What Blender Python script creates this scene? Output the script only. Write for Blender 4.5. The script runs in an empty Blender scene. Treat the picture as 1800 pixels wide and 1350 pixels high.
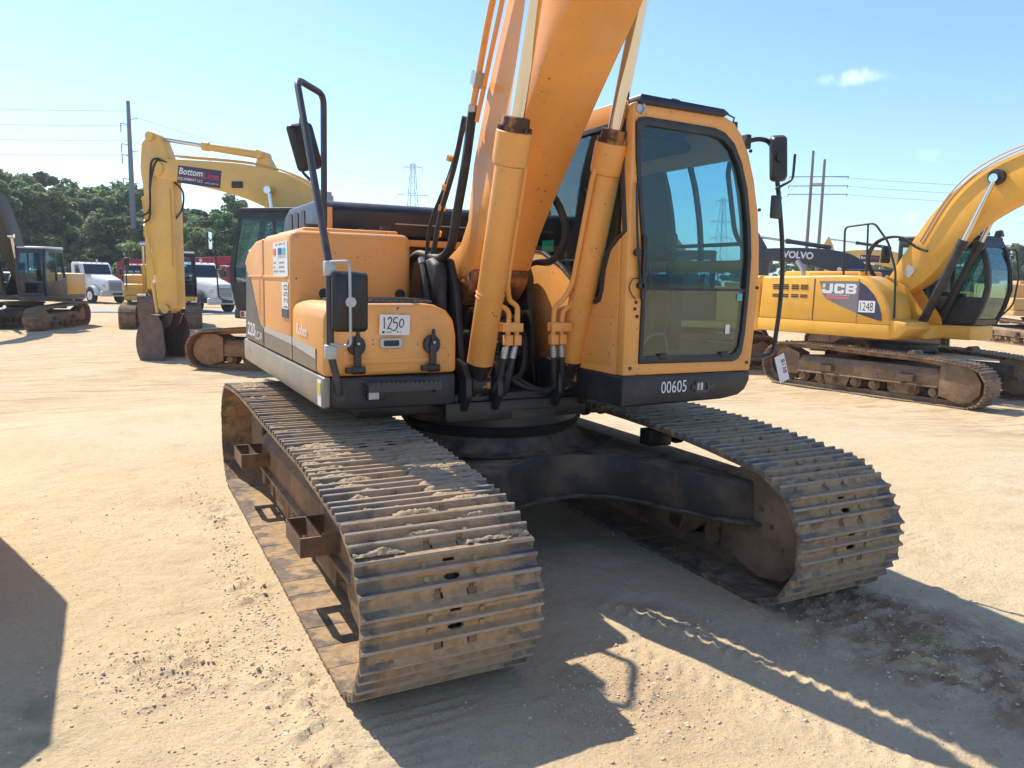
import bpy, bmesh, math, random
import numpy as np
from mathutils import Vector, Matrix
random.seed(7); rng = np.random.default_rng(7)
sc = bpy.context.scene
COL = sc.collection
R = math.radians
# ------------------------------------------------------------------ mesh builder
class MB:
    def __init__(s): s.v = []; s.f = []
    def add(s, vs, fs):
        o = len(s.v); s.v += [tuple(p) for p in vs]; s.f += [tuple(i + o for i in f) for f in fs]; return s
    def box(s, x0, x1, y0, y1, z0, z1):
        return s.add([(x0,y0,z0),(x1,y0,z0),(x1,y1,z0),(x0,y1,z0),(x0,y0,z1),(x1,y0,z1),(x1,y1,z1),(x0,y1,z1)],
                     [(0,3,2,1),(4,5,6,7),(0,1,5,4),(1,2,6,5),(2,3,7,6),(3,0,4,7)])
    def obox(s, c, ux, uy, uz, hx, hy, hz):
        c = Vector(c); ux = Vector(ux).normalized()*hx; uy = Vector(uy).normalized()*hy; uz = Vector(uz).normalized()*hz
        P = [c+a*ux+b*uy+d*uz for d in (-1,1) for a, b in ((-1,-1),(1,-1),(1,1),(-1,1))]
        return s.add(P, [(0,3,2,1),(4,5,6,7),(0,1,5,4),(1,2,6,5),(2,3,7,6),(3,0,4,7)])
    def prism(s, poly, ax, a, b):
        def P(p, t):
            return (t, p[0], p[1]) if ax == 'x' else (p[0], t, p[1]) if ax == 'y' else (p[0], p[1], t)
        n = len(poly)
        return s.add([P(p, a) for p in poly] + [P(p, b) for p in poly],
                     [tuple(range(n))[::-1], tuple(range(n, 2*n))] + [(i, (i+1) % n, n+(i+1) % n, n+i) for i in range(n)])
    def rings(s, rings, closed=False, caps=True):
        n = len(rings[0]); vs = [p for r in rings for p in r]; fs = []
        m = len(rings)
        for k in range(m if closed else m-1):
            a = k*n; b = ((k+1) % m)*n
            fs += [(a+i, a+(i+1) % n, b+(i+1) % n, b+i) for i in range(n)]
        if caps and not closed:
            fs += [tuple(range(n))[::-1], tuple(range((m-1)*n, m*n))]
        return s.add(vs, fs)
    def tube(s, pts, r, n=10, closed=False, caps=True, flat=None):
        P = [Vector(p) for p in pts]; m = len(P); rs = r if isinstance(r, (list, tuple)) else [r]*m
        T = []
        for i in range(m):
            a = P[i-1] if (i or closed) else P[i]; b = P[(i+1) % m] if (i < m-1 or closed) else P[i]
            t = (b-a); T.append(t.normalized() if t.length > 1e-9 else Vector((0,0,1)))
        u = T[0].orthogonal().normalized(); out = []
        for i in range(m):
            u = (u - T[i]*u.dot(T[i]))
            u = u.normalized() if u.length > 1e-6 else T[i].orthogonal().normalized()
            w = T[i].cross(u)
            out.append([P[i] + rs[i]*(math.cos(2*math.pi*k/n)*u + math.sin(2*math.pi*k/n)*w) for k in range(n)])
        return s.rings(out, closed, caps)
    def cyl(s, p, q, r, n=20, r2=None): return s.tube([p, q], [r, r if r2 is None else r2], n)
    def lathe(s, prof, c=(0,0,0), ax='x', n=28):
        c = Vector(c); rings = []
        for d, r in prof:
            ring = []
            for k in range(n):
                a = 2*math.pi*k/n; e = (r*math.cos(a), r*math.sin(a))
                v = (d, e[0], e[1]) if ax == 'x' else (e[0], d, e[1]) if ax == 'y' else (e[0], e[1], d)
                ring.append(c+Vector(v))
            rings.append(ring)
        return s.rings(rings)
    def plate(s, outer, holes, ax, a, b):
        bm = bmesh.new(); 
        def P(p, t):
            return (t, p[0], p[1]) if ax == 'x' else (p[0], t, p[1]) if ax == 'y' else (p[0], p[1], t)
        es = []
        for loop in [outer]+list(holes):
            vs = [bm.verts.new(P(p, a)) for p in loop]
            es += [bm.edges.new((vs[i], vs[(i+1) % len(vs)])) for i in range(len(vs))]
        r = bmesh.ops.triangle_fill(bm, use_beauty=True, use_dissolve=False, edges=es)
        fs = [g for g in r['geom'] if isinstance(g, bmesh.types.BMFace)]
        e = bmesh.ops.extrude_face_region(bm, geom=fs)
        k = 'xyz'.index(ax)
        for g in e['geom']:
            if isinstance(g, bmesh.types.BMVert): g.co[k] = b
        bmesh.ops.recalc_face_normals(bm, faces=bm.faces)
        bm.verts.index_update()
        s.add([v.co.copy() for v in bm.verts], [[v.index for v in f.verts] for f in bm.faces]); bm.free(); return s
    def mesh(s, name, mat, bevel=0, seg=2, smooth=40, tri=False, wob=0):
        me = bpy.data.meshes.new(name); me.from_pydata(s.v, [], s.f)
        bm = bmesh.new(); bm.from_mesh(me)
        bmesh.ops.recalc_face_normals(bm, faces=bm.faces)
        if bevel:
            ed = [e for e in bm.edges if len(e.link_faces) == 2 and e.calc_face_angle(0) > R(28)]
            bmesh.ops.bevel(bm, geom=ed, offset=bevel, segments=seg, profile=.5, affect='EDGES', clamp_overlap=True)
        bm.to_mesh(me); bm.free()
        if smooth:
            me.polygons.foreach_set('use_smooth', [True]*len(me.polygons)); me.set_sharp_from_angle(angle=R(smooth))
        for m in (mat if isinstance(mat, (list, tuple)) else [mat]): me.materials.append(m)
        return me
    def build(s, name, mat, parent=None, **k):
        return link(name, s.mesh(name, mat, **k), parent)
def link(name, data, parent=None):
    o = bpy.data.objects.new(name, data); COL.objects.link(o)
    if parent: o.parent = parent
    return o
def tag(o, label=None, cat=None, group=None, kind=None):
    for k, v in (('label', label), ('category', cat), ('group', group), ('kind', kind)):
        if v: o[k] = v
    return o
def thing(name, label, cat, loc=(0,0,0), rz=0, group=None, scale=1):
    o = link(name, None); o.location = loc; o.rotation_euler = (0,0,rz); o.scale = (scale,)*3
    return tag(o, label, cat, group)
def copy_tree(o, parent=None):
    c = o.copy(); COL.objects.link(c); c.parent = parent
    for ch in list(o.children): copy_tree(ch, c)
    return c
def spline(pts, k=6):
    P = [Vector(p) for p in pts]; P = [2*P[0]-P[1]]+P+[2*P[-1]-P[-2]]; out = []
    for i in range(1, len(P)-2):
        for j in range(k):
            t = j/k; a, b, c, d = P[i-1:i+3]
            out.append(.5*((2*b)+(c-a)*t+(2*a-5*b+4*c-d)*t*t+(3*b-a-3*c+d)*t**3))
    return out+[P[-2]]
def fillet(pts, r, k=5):
    P = [Vector(p) for p in pts]; out = [P[0]]
    for i in range(1, len(P)-1):
        a = (P[i-1]-P[i]); b = (P[i+1]-P[i]); d = min(r, a.length*.45, b.length*.45)
        p = P[i]+a.normalized()*d; q = P[i]+b.normalized()*d
        out += [(1-t)**2*p+2*t*(1-t)*P[i]+t*t*q for t in [j/k for j in range(k+1)]]
    return out+[P[-1]]
def rrect(x0, x1, y0, y1, r, k=4):
    o = []
    for cx, cy, a0 in ((x1-r,y0+r,-90),(x1-r,y1-r,0),(x0+r,y1-r,90),(x0+r,y0+r,180)):
        o += [(cx+r*math.cos(R(a0+90*j/k)), cy+r*math.sin(R(a0+90*j/k))) for j in range(k+1)]
    return o
def text(s, o, right, up, h, mat, parent, name='lettering', width=None, bold=0, shear=0, ext=.0015, space=1):
    cu = bpy.data.curves.new(name, 'FONT'); cu.body = s; cu.size = 1; cu.extrude = 0; cu.offset = bold; cu.shear = shear; cu.resolution_u = 3; cu.space_character = space
    t = bpy.data.objects.new(name, cu); COL.objects.link(t)
    dg = bpy.context.evaluated_depsgraph_get(); dg.update()
    me = bpy.data.meshes.new_from_object(t.evaluated_get(dg)); bpy.data.objects.remove(t)
    co = np.array([v.co[:] for v in me.vertices])
    w = co[:,0].max()-co[:,0].min(); hh = co[:,1].max()-co[:,1].min()
    co[:,0] -= co[:,0].min(); co[:,1] -= co[:,1].min()
    sy = h/hh; sx = width/w if width else sy
    r = np.array(Vector(right).normalized()); u = np.array(Vector(up).normalized())
    W = np.array(o)+co[:,:1]*sx*r+co[:,1:2]*sy*u
    me.vertices.foreach_set('co', W.ravel()); me.update()
    me.name = name; me.materials.clear(); me.materials.append(mat)
    n = np.cross(r, u)
    ob = link(name, me, parent); return ob
def quadsheet(o, right, up, w, h, t=.003, r=0):
    """a thin sheet (sticker) of real thickness, base corner o"""
    m = MB(); o = Vector(o); a = Vector(right).normalized(); b = Vector(up).normalized(); n = a.cross(b)
    poly = rrect(0, w, 0, h, r) if r else [(0,0),(w,0),(w,h),(0,h)]
    k = len(poly)
    m.add([o+a*p[0]+b*p[1] for p in poly]+[o+a*p[0]+b*p[1]+n*t for p in poly],
          [tuple(range(k))[::-1], tuple(range(k, 2*k))]+[(i, (i+1) % k, k+(i+1) % k, k+i) for i in range(k)])
    return m
def strokes(lines, o, right, up, s, mat, parent, r=.06, n=5, name='lettering'):
    m = MB(); o = Vector(o); a = Vector(right).normalized(); b = Vector(up).normalized()
    for L in lines: m.tube([o+a*p[0]*s+b*p[1]*s for p in spline([(x, y, 0) for x, y in L], 5)], r*s, n)
    return m.build(name, mat, parent)
# ------------------------------------------------------------------ materials
def new_mat(name):
    m = bpy.data.materials.new(name); m.use_nodes = True; nt = m.node_tree
    return m, nt, nt.nodes['Principled BSDF'], nt.nodes['Material Output']
class N:
    def __init__(s, nt): s.nt = nt
    def __call__(s, typ, **k):
        n = s.nt.nodes.new(typ)
        for a, v in k.items():
            if a == 'ins':
                for i, w in v.items():
                    if isinstance(w, bpy.types.NodeSocket): s.nt.links.new(w, n.inputs[i])
                    else: n.inputs[i].default_value = w
            else: setattr(n, a, v)
        return n
    def noise(s, vec, scale, detail=5, rough=.6): return s('ShaderNodeTexNoise', ins={'Vector': vec, 'Scale': scale, 'Detail': detail, 'Roughness': rough}).outputs['Fac']
    def ramp(s, f, lo, hi): return s('ShaderNodeMapRange', interpolation_type='SMOOTHSTEP', ins={0: f, 1: lo, 2: hi}).outputs[0]
    def mix(s, f, a, b):
        n = s('ShaderNodeMix', data_type='RGBA')
        for i, w in ((0, f), (6, a), (7, b)):
            if isinstance(w, bpy.types.NodeSocket): s.nt.links.new(w, n.inputs[i])
            else: n.inputs[i].default_value = (*w, 1) if isinstance(w, tuple) and len(w) == 3 else w
        return n.outputs[2]
    def math(s, op, a, b=0.): return s('ShaderNodeMath', operation=op, ins={0: a, 1: b}).outputs[0]
def mat(name, col, rough=.5, metal=0, layers=(), spots=None, dust=0, bump=None, spec=.5, rvar=.1, random=0, coat=0):
    """layers: (scale, colour, lo, hi) noise-mixed; spots: (scale, colour, size) chips; dust: settled on upward faces"""
    m, nt, b, out = new_mat(name); n = N(nt)
    tc = n('ShaderNodeTexCoord').outputs['Object']; c = (*col, 1)
    first = True
    for sc_, c2, lo, hi in layers:
        c = n.mix(n.ramp(n.noise(tc, sc_), lo, hi), c, c2)
    if spots:
        v = n('ShaderNodeTexVoronoi', ins={'Vector': tc, 'Scale': spots[0]})
        w = n.noise(tc, spots[0]*.23, 2)
        f = n.math('MULTIPLY', n.math('LESS_THAN', v.outputs['Distance'], spots[2]), n.math('GREATER_THAN', w, .59))
        c = n.mix(f, c, spots[1])
    if random:
        oi = n('ShaderNodeObjectInfo').outputs['Random']
        h = n('ShaderNodeHueSaturation', ins={'Value': n('ShaderNodeMapRange', ins={0: oi, 3: 1-random, 4: 1+random}).outputs[0]})
        if isinstance(c, bpy.types.NodeSocket): nt.links.new(c, h.inputs['Color'])
        else: h.inputs['Color'].default_value = c
        c = h.outputs[0]
    if dust:
        g = n('ShaderNodeNewGeometry'); z = n('ShaderNodeSeparateXYZ', ins={0: g.outputs['Normal']}).outputs[2]
        f = n.math('MULTIPLY', n.ramp(z, .35, .95), n.math('MULTIPLY', n.ramp(n.noise(tc, 7), .3, .7), dust))
        c = n.mix(f, c, (.50,.38,.25))
    if isinstance(c, bpy.types.NodeSocket): nt.links.new(c, b.inputs['Base Color'])
    else: b.inputs['Base Color'].default_value = c
    rr = n('ShaderNodeMapRange', ins={0: n.noise(tc, 9), 3: max(0, rough-rvar), 4: min(1, rough+rvar)}).outputs[0]
    nt.links.new(rr, b.inputs['Roughness'])
    b.inputs['Metallic'].default_value = metal; b.inputs['Specular IOR Level'].default_value = spec
    b.inputs['Coat Weight'].default_value = coat
    if bump:
        bp = n('ShaderNodeBump', ins={'Height': n.noise(tc, bump[0], 6), 'Strength': bump[1], 'Distance': bump[2] if len(bump) > 2 else .02})
        nt.links.new(bp.outputs[0], b.inputs['Normal'])
    return m
def glass(name, tint, gloss=.06, dust=.10):
    m, nt, b, out = new_mat(name); n = N(nt); nt.nodes.remove(b)
    t = n('ShaderNodeBsdfTransparent', ins={0: (*tint, 1)}); g = n('ShaderNodeBsdfGlossy', ins={'Color': (.9,.95,.95,1), 'Roughness': .03})
    lw = n('ShaderNodeLayerWeight', ins={'Blend': .5}).outputs['Facing']; f = n.math('MULTIPLY', n.math('POWER', lw, 4.), .7)
    tc = n('ShaderNodeTexCoord').outputs['Object']
    d = n('ShaderNodeBsdfDiffuse', ins={0: (.38,.33,.25,1)})
    mx = n('ShaderNodeMixShader', ins={0: n.math('ADD', f, gloss), 1: t.outputs[0], 2: g.outputs[0]})
    m2 = n('ShaderNodeMixShader', ins={0: n.math('MULTIPLY', n.ramp(n.noise(tc, 3.5), .35, .8), dust), 1: mx.outputs[0], 2: d.outputs[0]})
    nt.links.new(m2.outputs[0], out.inputs[0]); return m
def shoe_mat():
    """worn grey steel toward the ends of the shoes, tan mud caked over the middle, rust specks"""
    m, nt, b, out = new_mat('worn_track_steel'); n = N(nt)
    tc = n('ShaderNodeTexCoord').outputs['Object']; oi = n('ShaderNodeObjectInfo').outputs['Random']
    off = n('ShaderNodeVectorMath', operation='ADD', ins={0: tc, 1: n('ShaderNodeCombineXYZ', ins={0: n.math('MULTIPLY', oi, 37.), 1: n.math('MULTIPLY', oi, 11.)}).outputs[0]}).outputs[0]
    x = n('ShaderNodeSeparateXYZ', ins={0: tc}).outputs[0]
    c = n.mix(n.ramp(n.noise(off, 14, 5), .4, .68), (.20,.16,.125), (.125,.095,.07))
    c = n.mix(n.ramp(n.noise(off, 46, 4, .7), .56, .70), c, (.21,.115,.055))
    f = n.math('ADD', n.noise(off, 5, 5, .62), n.math('MULTIPLY', n.math('ABSOLUTE', x), -.75))
    mud = n.ramp(f, .19, .31)
    c = n.mix(n.math('MULTIPLY', mud, .9), c, n.mix(n.ramp(n.noise(off, 22, 5), .35, .7), (.45,.30,.17), (.32,.205,.11)))
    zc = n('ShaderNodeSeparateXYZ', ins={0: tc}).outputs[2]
    c = n.mix(n.math('MULTIPLY', n.ramp(zc, .019, .0255), n.ramp(n.noise(off, 9, 4), .30, .55)), c, (.37,.30,.235))  # paler crests: worn steel plus sunlit brightness painted into the colour
    nt.links.new(c, b.inputs['Base Color'])
    nt.links.new(n('ShaderNodeMapRange', ins={0: mud, 3: .42, 4: .9}).outputs[0], b.inputs['Roughness'])
    nt.links.new(n('ShaderNodeMapRange', ins={0: mud, 3: .05, 4: 0.}).outputs[0], b.inputs['Metallic'])
    b.inputs['Specular IOR Level'].default_value = .2
    h = n.math('ADD', n.math('MULTIPLY', mud, .6), n.noise(off, 60, 5, .65))
    nt.links.new(n('ShaderNodeBump', ins={'Height': h, 'Strength': .5, 'Distance': .006}).outputs[0], b.inputs['Normal'])
    return m
DIRT = (.40,.27,.15)
def paint(name, col, **k):
    d = dict(rough=.42, layers=[(1.3, tuple(c*.85 for c in col), .4, .7), (3.5, tuple(.72*c+.28*e for c, e in zip(col, (.52,.40,.27))), .48, .75), (11, tuple(.6*c+.4*e for c, e in zip(col, (.30,.17,.08))), .60, .78), (34, tuple(.6*c for c in col), .64, .72)], spots=(30, (.07,.035,.018), .15), dust=.35, bump=(60, .06, .004))
    d.update(k); return mat(name, col, **d)
ORANGE = paint('faded_orange_paint', (.88,.395,.095))
ORANGE_BOOM = paint('orange_boom_paint', (.88,.375,.085), spots=(22, (.09,.045,.02), .13))
YEL = paint('bright_yellow_paint', (.87,.445,.05), spots=None)
YEL2 = paint('pale_yellow_paint', (.80,.485,.125), spots=(16, (.10,.06,.03), .10))
YEL3 = paint('deep_yellow_paint', (.76,.46,.09), spots=None)
TAN = paint('tan_yellow_paint', (.70,.42,.14), spots=None)
BLACK = mat('black_plastic', (.022,.023,.026), .45, layers=[(5, (.045,.042,.04), .45, .7)], dust=.25)
NAVY = mat('dark_hood_paint', (.018,.022,.033), .38, layers=[(4, (.05,.035,.025), .55, .8)], dust=.15)
DKGREY = mat('charcoal_paint', (.045,.047,.052), .45, layers=[(5, (.09,.08,.07), .5, .75)], dust=.3)
VOLGREY = mat('slate_grey_paint', (.06,.065,.075), .5, dust=.15)
SKIRT = mat('mid_grey_skirt', (.27,.25,.22), .38, layers=[(3, (.36,.30,.22), .45, .75)], dust=.2)  # side skirt in mid grey, lighter than the black front skirt
GREASE = mat('greasy_black_steel', (.016,.016,.018), .4, layers=[(7, (.05,.038,.028), .5, .8)], bump=(25, .3, .01))
FRAMEB = mat('dusty_black_frame', (.03,.027,.024), .6, layers=[(3, (.12,.08,.048), .42, .70), (9, (.10,.05,.03), .6, .75)], dust=.45, bump=(30, .3, .008))
MUD = mat('mud_caked_steel', (.19,.12,.07), .8, layers=[(4, (.31,.195,.105), .4, .7), (11, (.10,.07,.05), .55, .75)], dust=.5, bump=(22, .6, .02))
RUST = mat('rusty_steel', (.13,.078,.05), .75, layers=[(6, (.22,.125,.07), .4, .7), (14, (.07,.045,.035), .5, .75)], dust=.3, bump=(40, .4, .006))
BUCKET = mat('rusted_bucket_steel', (.115,.072,.062), .6, layers=[(2.5, (.18,.115,.09), .4, .75), (9, (.07,.045,.04), .5, .8)], dust=.2)
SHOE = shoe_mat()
SHOE2 = mat('rusty_track_steel', (.19,.12,.075), .65, metal=.1, layers=[(3.2, (.33,.21,.115), .42, .62), (12, (.11,.08,.06), .5, .75)], dust=.55, bump=(45, .3, .006))
SANDM = mat('caked_sand', (.50,.365,.215), .95, layers=[(30, (.40,.275,.155), .4, .7)], bump=(70, 1., .014))
CLAY = mat('orange_clay_caked_steel', (.33,.17,.07), .85, layers=[(4, (.24,.12,.055), .45, .7), (12, (.40,.24,.12), .5, .75)], bump=(22, .5, .02))
CHROME = mat('chrome_rod', (.70,.69,.66), .09, metal=1, rvar=.05)
STEEL = mat('galvanised_steel', (.45,.46,.46), .45, metal=.6)
RUBBER = mat('hose_rubber', (.022,.022,.024), .6, layers=[(6, (.07,.06,.05), .5, .8)], dust=.3)
GLASS = glass('tinted_cab_glass', (.66,.83,.86), .035, .025); GLASSL = glass('lower_glass_beige_reflection', (.62,.74,.72), .07, .14); GLASSD = glass('dark_cab_glass', (.30,.40,.42), .05)  # lower pane's beige film imitates sunlit ground reflected in the glass
WHITE = mat('white_paint', (.78,.78,.76), .45); WHITEV = mat('white_vinyl', (.80,.79,.77), .5, layers=[(3, (.70,.68,.66), .45, .8)])
TXTW = mat('white_lettering', (.80,.79,.77), .5); TXTB = mat('black_ink', (.02,.02,.022), .5)
TXTG = mat('grey_print', (.30,.29,.30), .6); TXTR = mat('red_lettering', (.55,.03,.05), .5); TXTO = mat('red_orange_lettering', (.72,.15,.03), .5)
RED = mat('red_truck_paint', (.36,.02,.03), .45, dust=.2); BLUEV = mat('blue_vinyl', (.05,.06,.28), .5); PINKV = mat('red_vinyl', (.72,.16,.17), .5); CYANV = mat('teal_vinyl', (.10,.50,.52), .5); GREENV = mat('green_vinyl', (.01,.40,.16), .5)
NAVYV = mat('navy_vinyl', (.05,.045,.09), .5); BROWNV = mat('brown_stripe_vinyl', (.19,.145,.11), .4, dust=.2); STRIPEV = mat('pale_stripe_vinyl', (.50,.47,.43), .4); DECALV = mat('dark_decal_vinyl', (.075,.075,.068), .4, layers=[(6, (.16,.15,.13), .5, .8)])
YELV = mat('yellow_label', (.70,.52,.05), .5); LAMPG = mat('lamp_lens', (.6,.6,.58), .15)
MIRR = mat('mirror_glass', (.75,.78,.8), .05, metal=1, rvar=.02)
SEATM = mat('dark_seat_fabric', (.03,.032,.038), .9); CABIN = mat('cab_interior_plastic', (.035,.038,.045), .7); SEATBLUE = mat('blue_seat_fabric', (.03,.05,.12), .9)
TYRE = mat('tyre_rubber', (.025,.024,.023), .85, dust=.4); WOOD = mat('weathered_pole_wood', (.22,.19,.16), .85); POLEST = mat('grey_pole_steel', (.17,.18,.19), .55)
WIRE = mat('power_wire', (.25,.27,.29), .6)
BARK = mat('tree_bark', (.10,.075,.055), .9)
# ------------------------------------------------------------------ camera
CAM = np.array([-2.4123, -5.0299, 1.8191]); YAW, PITCH, ROLL, FPX = .4752, .1338, -.0210, 1360.93
_f = np.array([math.sin(YAW)*math.cos(PITCH), math.cos(YAW)*math.cos(PITCH), -math.sin(PITCH)])
_r = np.array([math.cos(YAW), -math.sin(YAW), 0]); _d = np.cross(_f, _r)
_c, _s = math.cos(ROLL), math.sin(ROLL)
RIGHT, DOWN = _c*_r+_s*_d, -_s*_r+_c*_d
cd = bpy.data.cameras.new('camera'); cam = link('camera', cd)
cam.matrix_world = Matrix(((RIGHT[0], -DOWN[0], -_f[0], CAM[0]), (RIGHT[1], -DOWN[1], -_f[1], CAM[1]), (RIGHT[2], -DOWN[2], -_f[2], CAM[2]), (0,0,0,1)))
cd.sensor_width = 36; cd.lens = FPX/1800*36; cd.clip_start = .05; cd.clip_end = 8000
sc.camera = cam
def at(u, F, v=500):
    """ground plan position seen in photo column u at depth F metres"""
    d = RIGHT*(u-900)/FPX+DOWN*(v-675)/FPX+_f
    p = CAM+d*F; return float(p[0]), float(p[1])
# ------------------------------------------------------------------ light
SUN = Vector((-.29, .82, 1)).normalized()
el = math.asin(SUN.z); az = math.atan2(SUN.x, SUN.y)
w = bpy.data.worlds.new('World'); sc.world = w; w.use_nodes = True
nt = w.node_tree; n = N(nt); bg = nt.nodes['Background']
sky = n('ShaderNodeTexSky', sky_type='NISHITA', sun_disc=False, sun_elevation=el, sun_rotation=az, altitude=100, air_density=1.0, dust_density=.35, ozone_density=1.0)
tc = n('ShaderNodeTexCoord').outputs['Generated']
def cloud(u, v, sx, sy, amp, sc_):
    d = (RIGHT*(u-900)/FPX+DOWN*(v-675)/FPX+_f); d = Vector(d).normalized()
    e1 = d.cross(Vector((0,0,1))).normalized(); e2 = e1.cross(d)
    def dot(e): return n('ShaderNodeVectorMath', operation='DOT_PRODUCT', ins={0: tc, 1: tuple(e)}).outputs['Value']
    a = n.math('DIVIDE', dot(e1), sx); b = n.math('DIVIDE', dot(e2), sy)
    nz = n.noise(tc, sc_, 7, .65)
    r2 = n.math('ADD', n.math('MULTIPLY', a, a), n.math('MULTIPLY', b, b))
    f = n.math('SUBTRACT', n.math('MULTIPLY', nz, 2.2), n.math('ADD', r2, .62))
    front = n.math('GREATER_THAN', dot(d), .5)
    return n.math('MULTIPLY', n.math('MULTIPLY', n.ramp(f, -.1, .95), amp), front)
c = sky.outputs[0]
for a in ((1500,137,.055,.013,.55,30), (1602,385,.016,.012,.30,60), (1632,272,.02,.012,.16,50)):
    c = n.mix(cloud(*a), c, (9.2,8.6,8.0))
c = n('ShaderNodeMix', data_type='RGBA', blend_type='MULTIPLY', ins={0: 1., 6: c, 7: (.73,.86,1.,1)}).outputs[2]
nt.links.new(c, bg.inputs[0]); bg.inputs[1].default_value = .098
sd = bpy.data.lights.new('sun', 'SUN'); sd.energy = 2.9; sd.angle = R(.5); sd.color = (1, .935, .79)
so = link('sun', sd); so.rotation_euler = SUN.to_track_quat('Z', 'Y').to_euler(); so.location = (0,0,30)
sc.view_settings.view_transform = 'Standard'; sc.view_settings.look = 'None'; sc.view_settings.gamma = 1; sc.view_settings.exposure = 1.24
sc.cycles.max_bounces = 8; sc.cycles.transparent_max_bounces = 16
# ------------------------------------------------------------------ ground
def smooth(a, b, x):
    t = np.clip((x-a)/(b-a), 0, 1); return t*t*(3-2*t)
def base_z(x, y):
    r = np.hypot(np.asarray(x, float)-.3, np.asarray(y, float)+.5)
    return -.38*smooth(5.5, 11.5, r)
def gz(x, y): return float(base_z(x, y))
_tab = rng.random((512, 512))
def vnoise(x, y):
    xi = np.floor(x).astype(int); yi = np.floor(y).astype(int); fx = x-xi; fy = y-yi
    fx = fx*fx*(3-2*fx); fy = fy*fy*(3-2*fy); g = lambda i, j: _tab[i % 512, j % 512]
    return (g(xi,yi)*(1-fx)+g(xi+1,yi)*fx)*(1-fy)+(g(xi,yi+1)*(1-fx)+g(xi+1,yi+1)*fx)*fy
def fbm(x, y, s, o=4):
    t = 0; a = .5
    for i in range(o): t = t+a*vnoise(x*s+17.3*i, y*s+9.1*i); s *= 2.03; a *= .5
    return t/(1-.5**o)
def grow(a, step, end, k=1.09):
    o = []; x = a
    while abs(x) < end: step *= k; x += step; o.append(x)
    return o
def axis(lo, hi, st, end):
    core = list(np.arange(lo, hi, st))
    return np.array(sorted(grow(lo, -st, end)+core+grow(core[-1], st, end)))
X = axis(-3.5, 3.3, .019, 3500); Y = axis(-3.75, 2.2, .019, 3500)
GX, GY = np.meshgrid(X, Y)
def seg_d(x, y, a, b):
    a = np.array(a, float); b = np.array(b, float); L = np.linalg.norm(b-a); u = (b-a)/L
    t = (x-a[0])*u[0]+(y-a[1])*u[1]; d = (x-a[0])*-u[1]+(y-a[1])*u[0]
    return t, d, np.clip(t, 0, L), L
def detail(x, y):
    near = 1-smooth(7, 16, np.hypot(x, y))
    z = .035*(fbm(x, y, .7, 3)-.5)+.022*(fbm(x+5, y, 3.1, 3)-.5)+.011*(fbm(x, y+3, 11, 3)-.5)
    inside = smooth(.05, .35, np.abs(np.abs(x)-1.195)-.42)+smooth(2.1, 2.5, np.abs(y))
    z = z*np.clip(inside, .12, 1)
    # churned clods beside the tracks, at the lower left and on the right
    cl = np.maximum(0, fbm(x+3, y+8, 17, 4)-.48)*.125+np.maximum(0, fbm(x, y+8, 6, 2)-.45)*.04
    m = np.exp(-((x+1.78)/.13)**2)*(np.abs(y+.6) < 2.4)*smooth(.35, .6, fbm(x, y, 1.7, 2))
    m = m+.9*np.exp(-((x+2.25)**2/.12+(y+1.35)**2/.10))+.8*np.exp(-((x+2.35)**2/.35+(y+2.35)**2/.03))
    m = m+.9*np.exp(-((x-1.25)/.38)**2)*smooth(-1.7, -2.1, y)+.5*np.exp(-((x+.45)**2/.10+(y+2.45)**2/.12))
    z = z+cl*np.clip(m, 0, 1.1)*near
    # grouser prints left in front of both tracks
    pr = (np.exp(-((np.abs(x)-1.195)/.40)**8))*smooth(-2.02, -2.2, y)*smooth(.35, .55, fbm(x, y+2, 1.3, 2)+.08)
    z = z+pr*(.020*np.maximum(0, np.cos(y*2*np.pi/.0752+1.2*fbm(x, y, 2)))**1.5-.010)
    p2 = (np.exp(-((x-2.45)/.38)**8))*smooth(-2.6, -2.2, y)*(1-smooth(.6, 1.6, y))*smooth(.40, .55, fbm(x, y+5, 1.6, 2))
    z = z+p2*(.022*np.maximum(0, np.cos(y*2*np.pi/.0752+1.5*fbm(x, y, 2)))**2-.008)*(.4+fbm(x, y, 7, 2))
    # lug prints of a tyre crossing the foreground
    for a, b, wd, amp in (((.02,-1.55), (.78,-4.0), .07, .034), ((-.22,-2.0), (.45,-3.9), .06, .022), ((.16,-1.6), (.92,-4.0), .05, .02)):
        t, d, tcl, L = seg_d(x, y, a, b)
        on = (t > 0)*(t < L)*np.exp(-(d/wd)**4)
        z = z+on*amp*(.25+.55*np.maximum(0, np.sin(t*2*np.pi/.085+2.2*d/wd+3*fbm(x, y, 3, 2))))*(.15+1.3*fbm(x, y, 24, 3))
        z = z-.012*(t > 0)*(t < L)*np.exp(-((d-.17)/.1)**2)
    # long haul ruts further out
    far = smooth(5, 9, np.hypot(x, y))*(1-smooth(40, 70, np.hypot(x, y)))
    q = y+.35*x+2.5*fbm(x, y, .05, 2)
    z = z+far*.05*(fbm(x*.25, q*1.9, 1, 3)-.5)
    return z
GZ = base_z(GX, GY)+detail(GX, GY)
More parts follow.
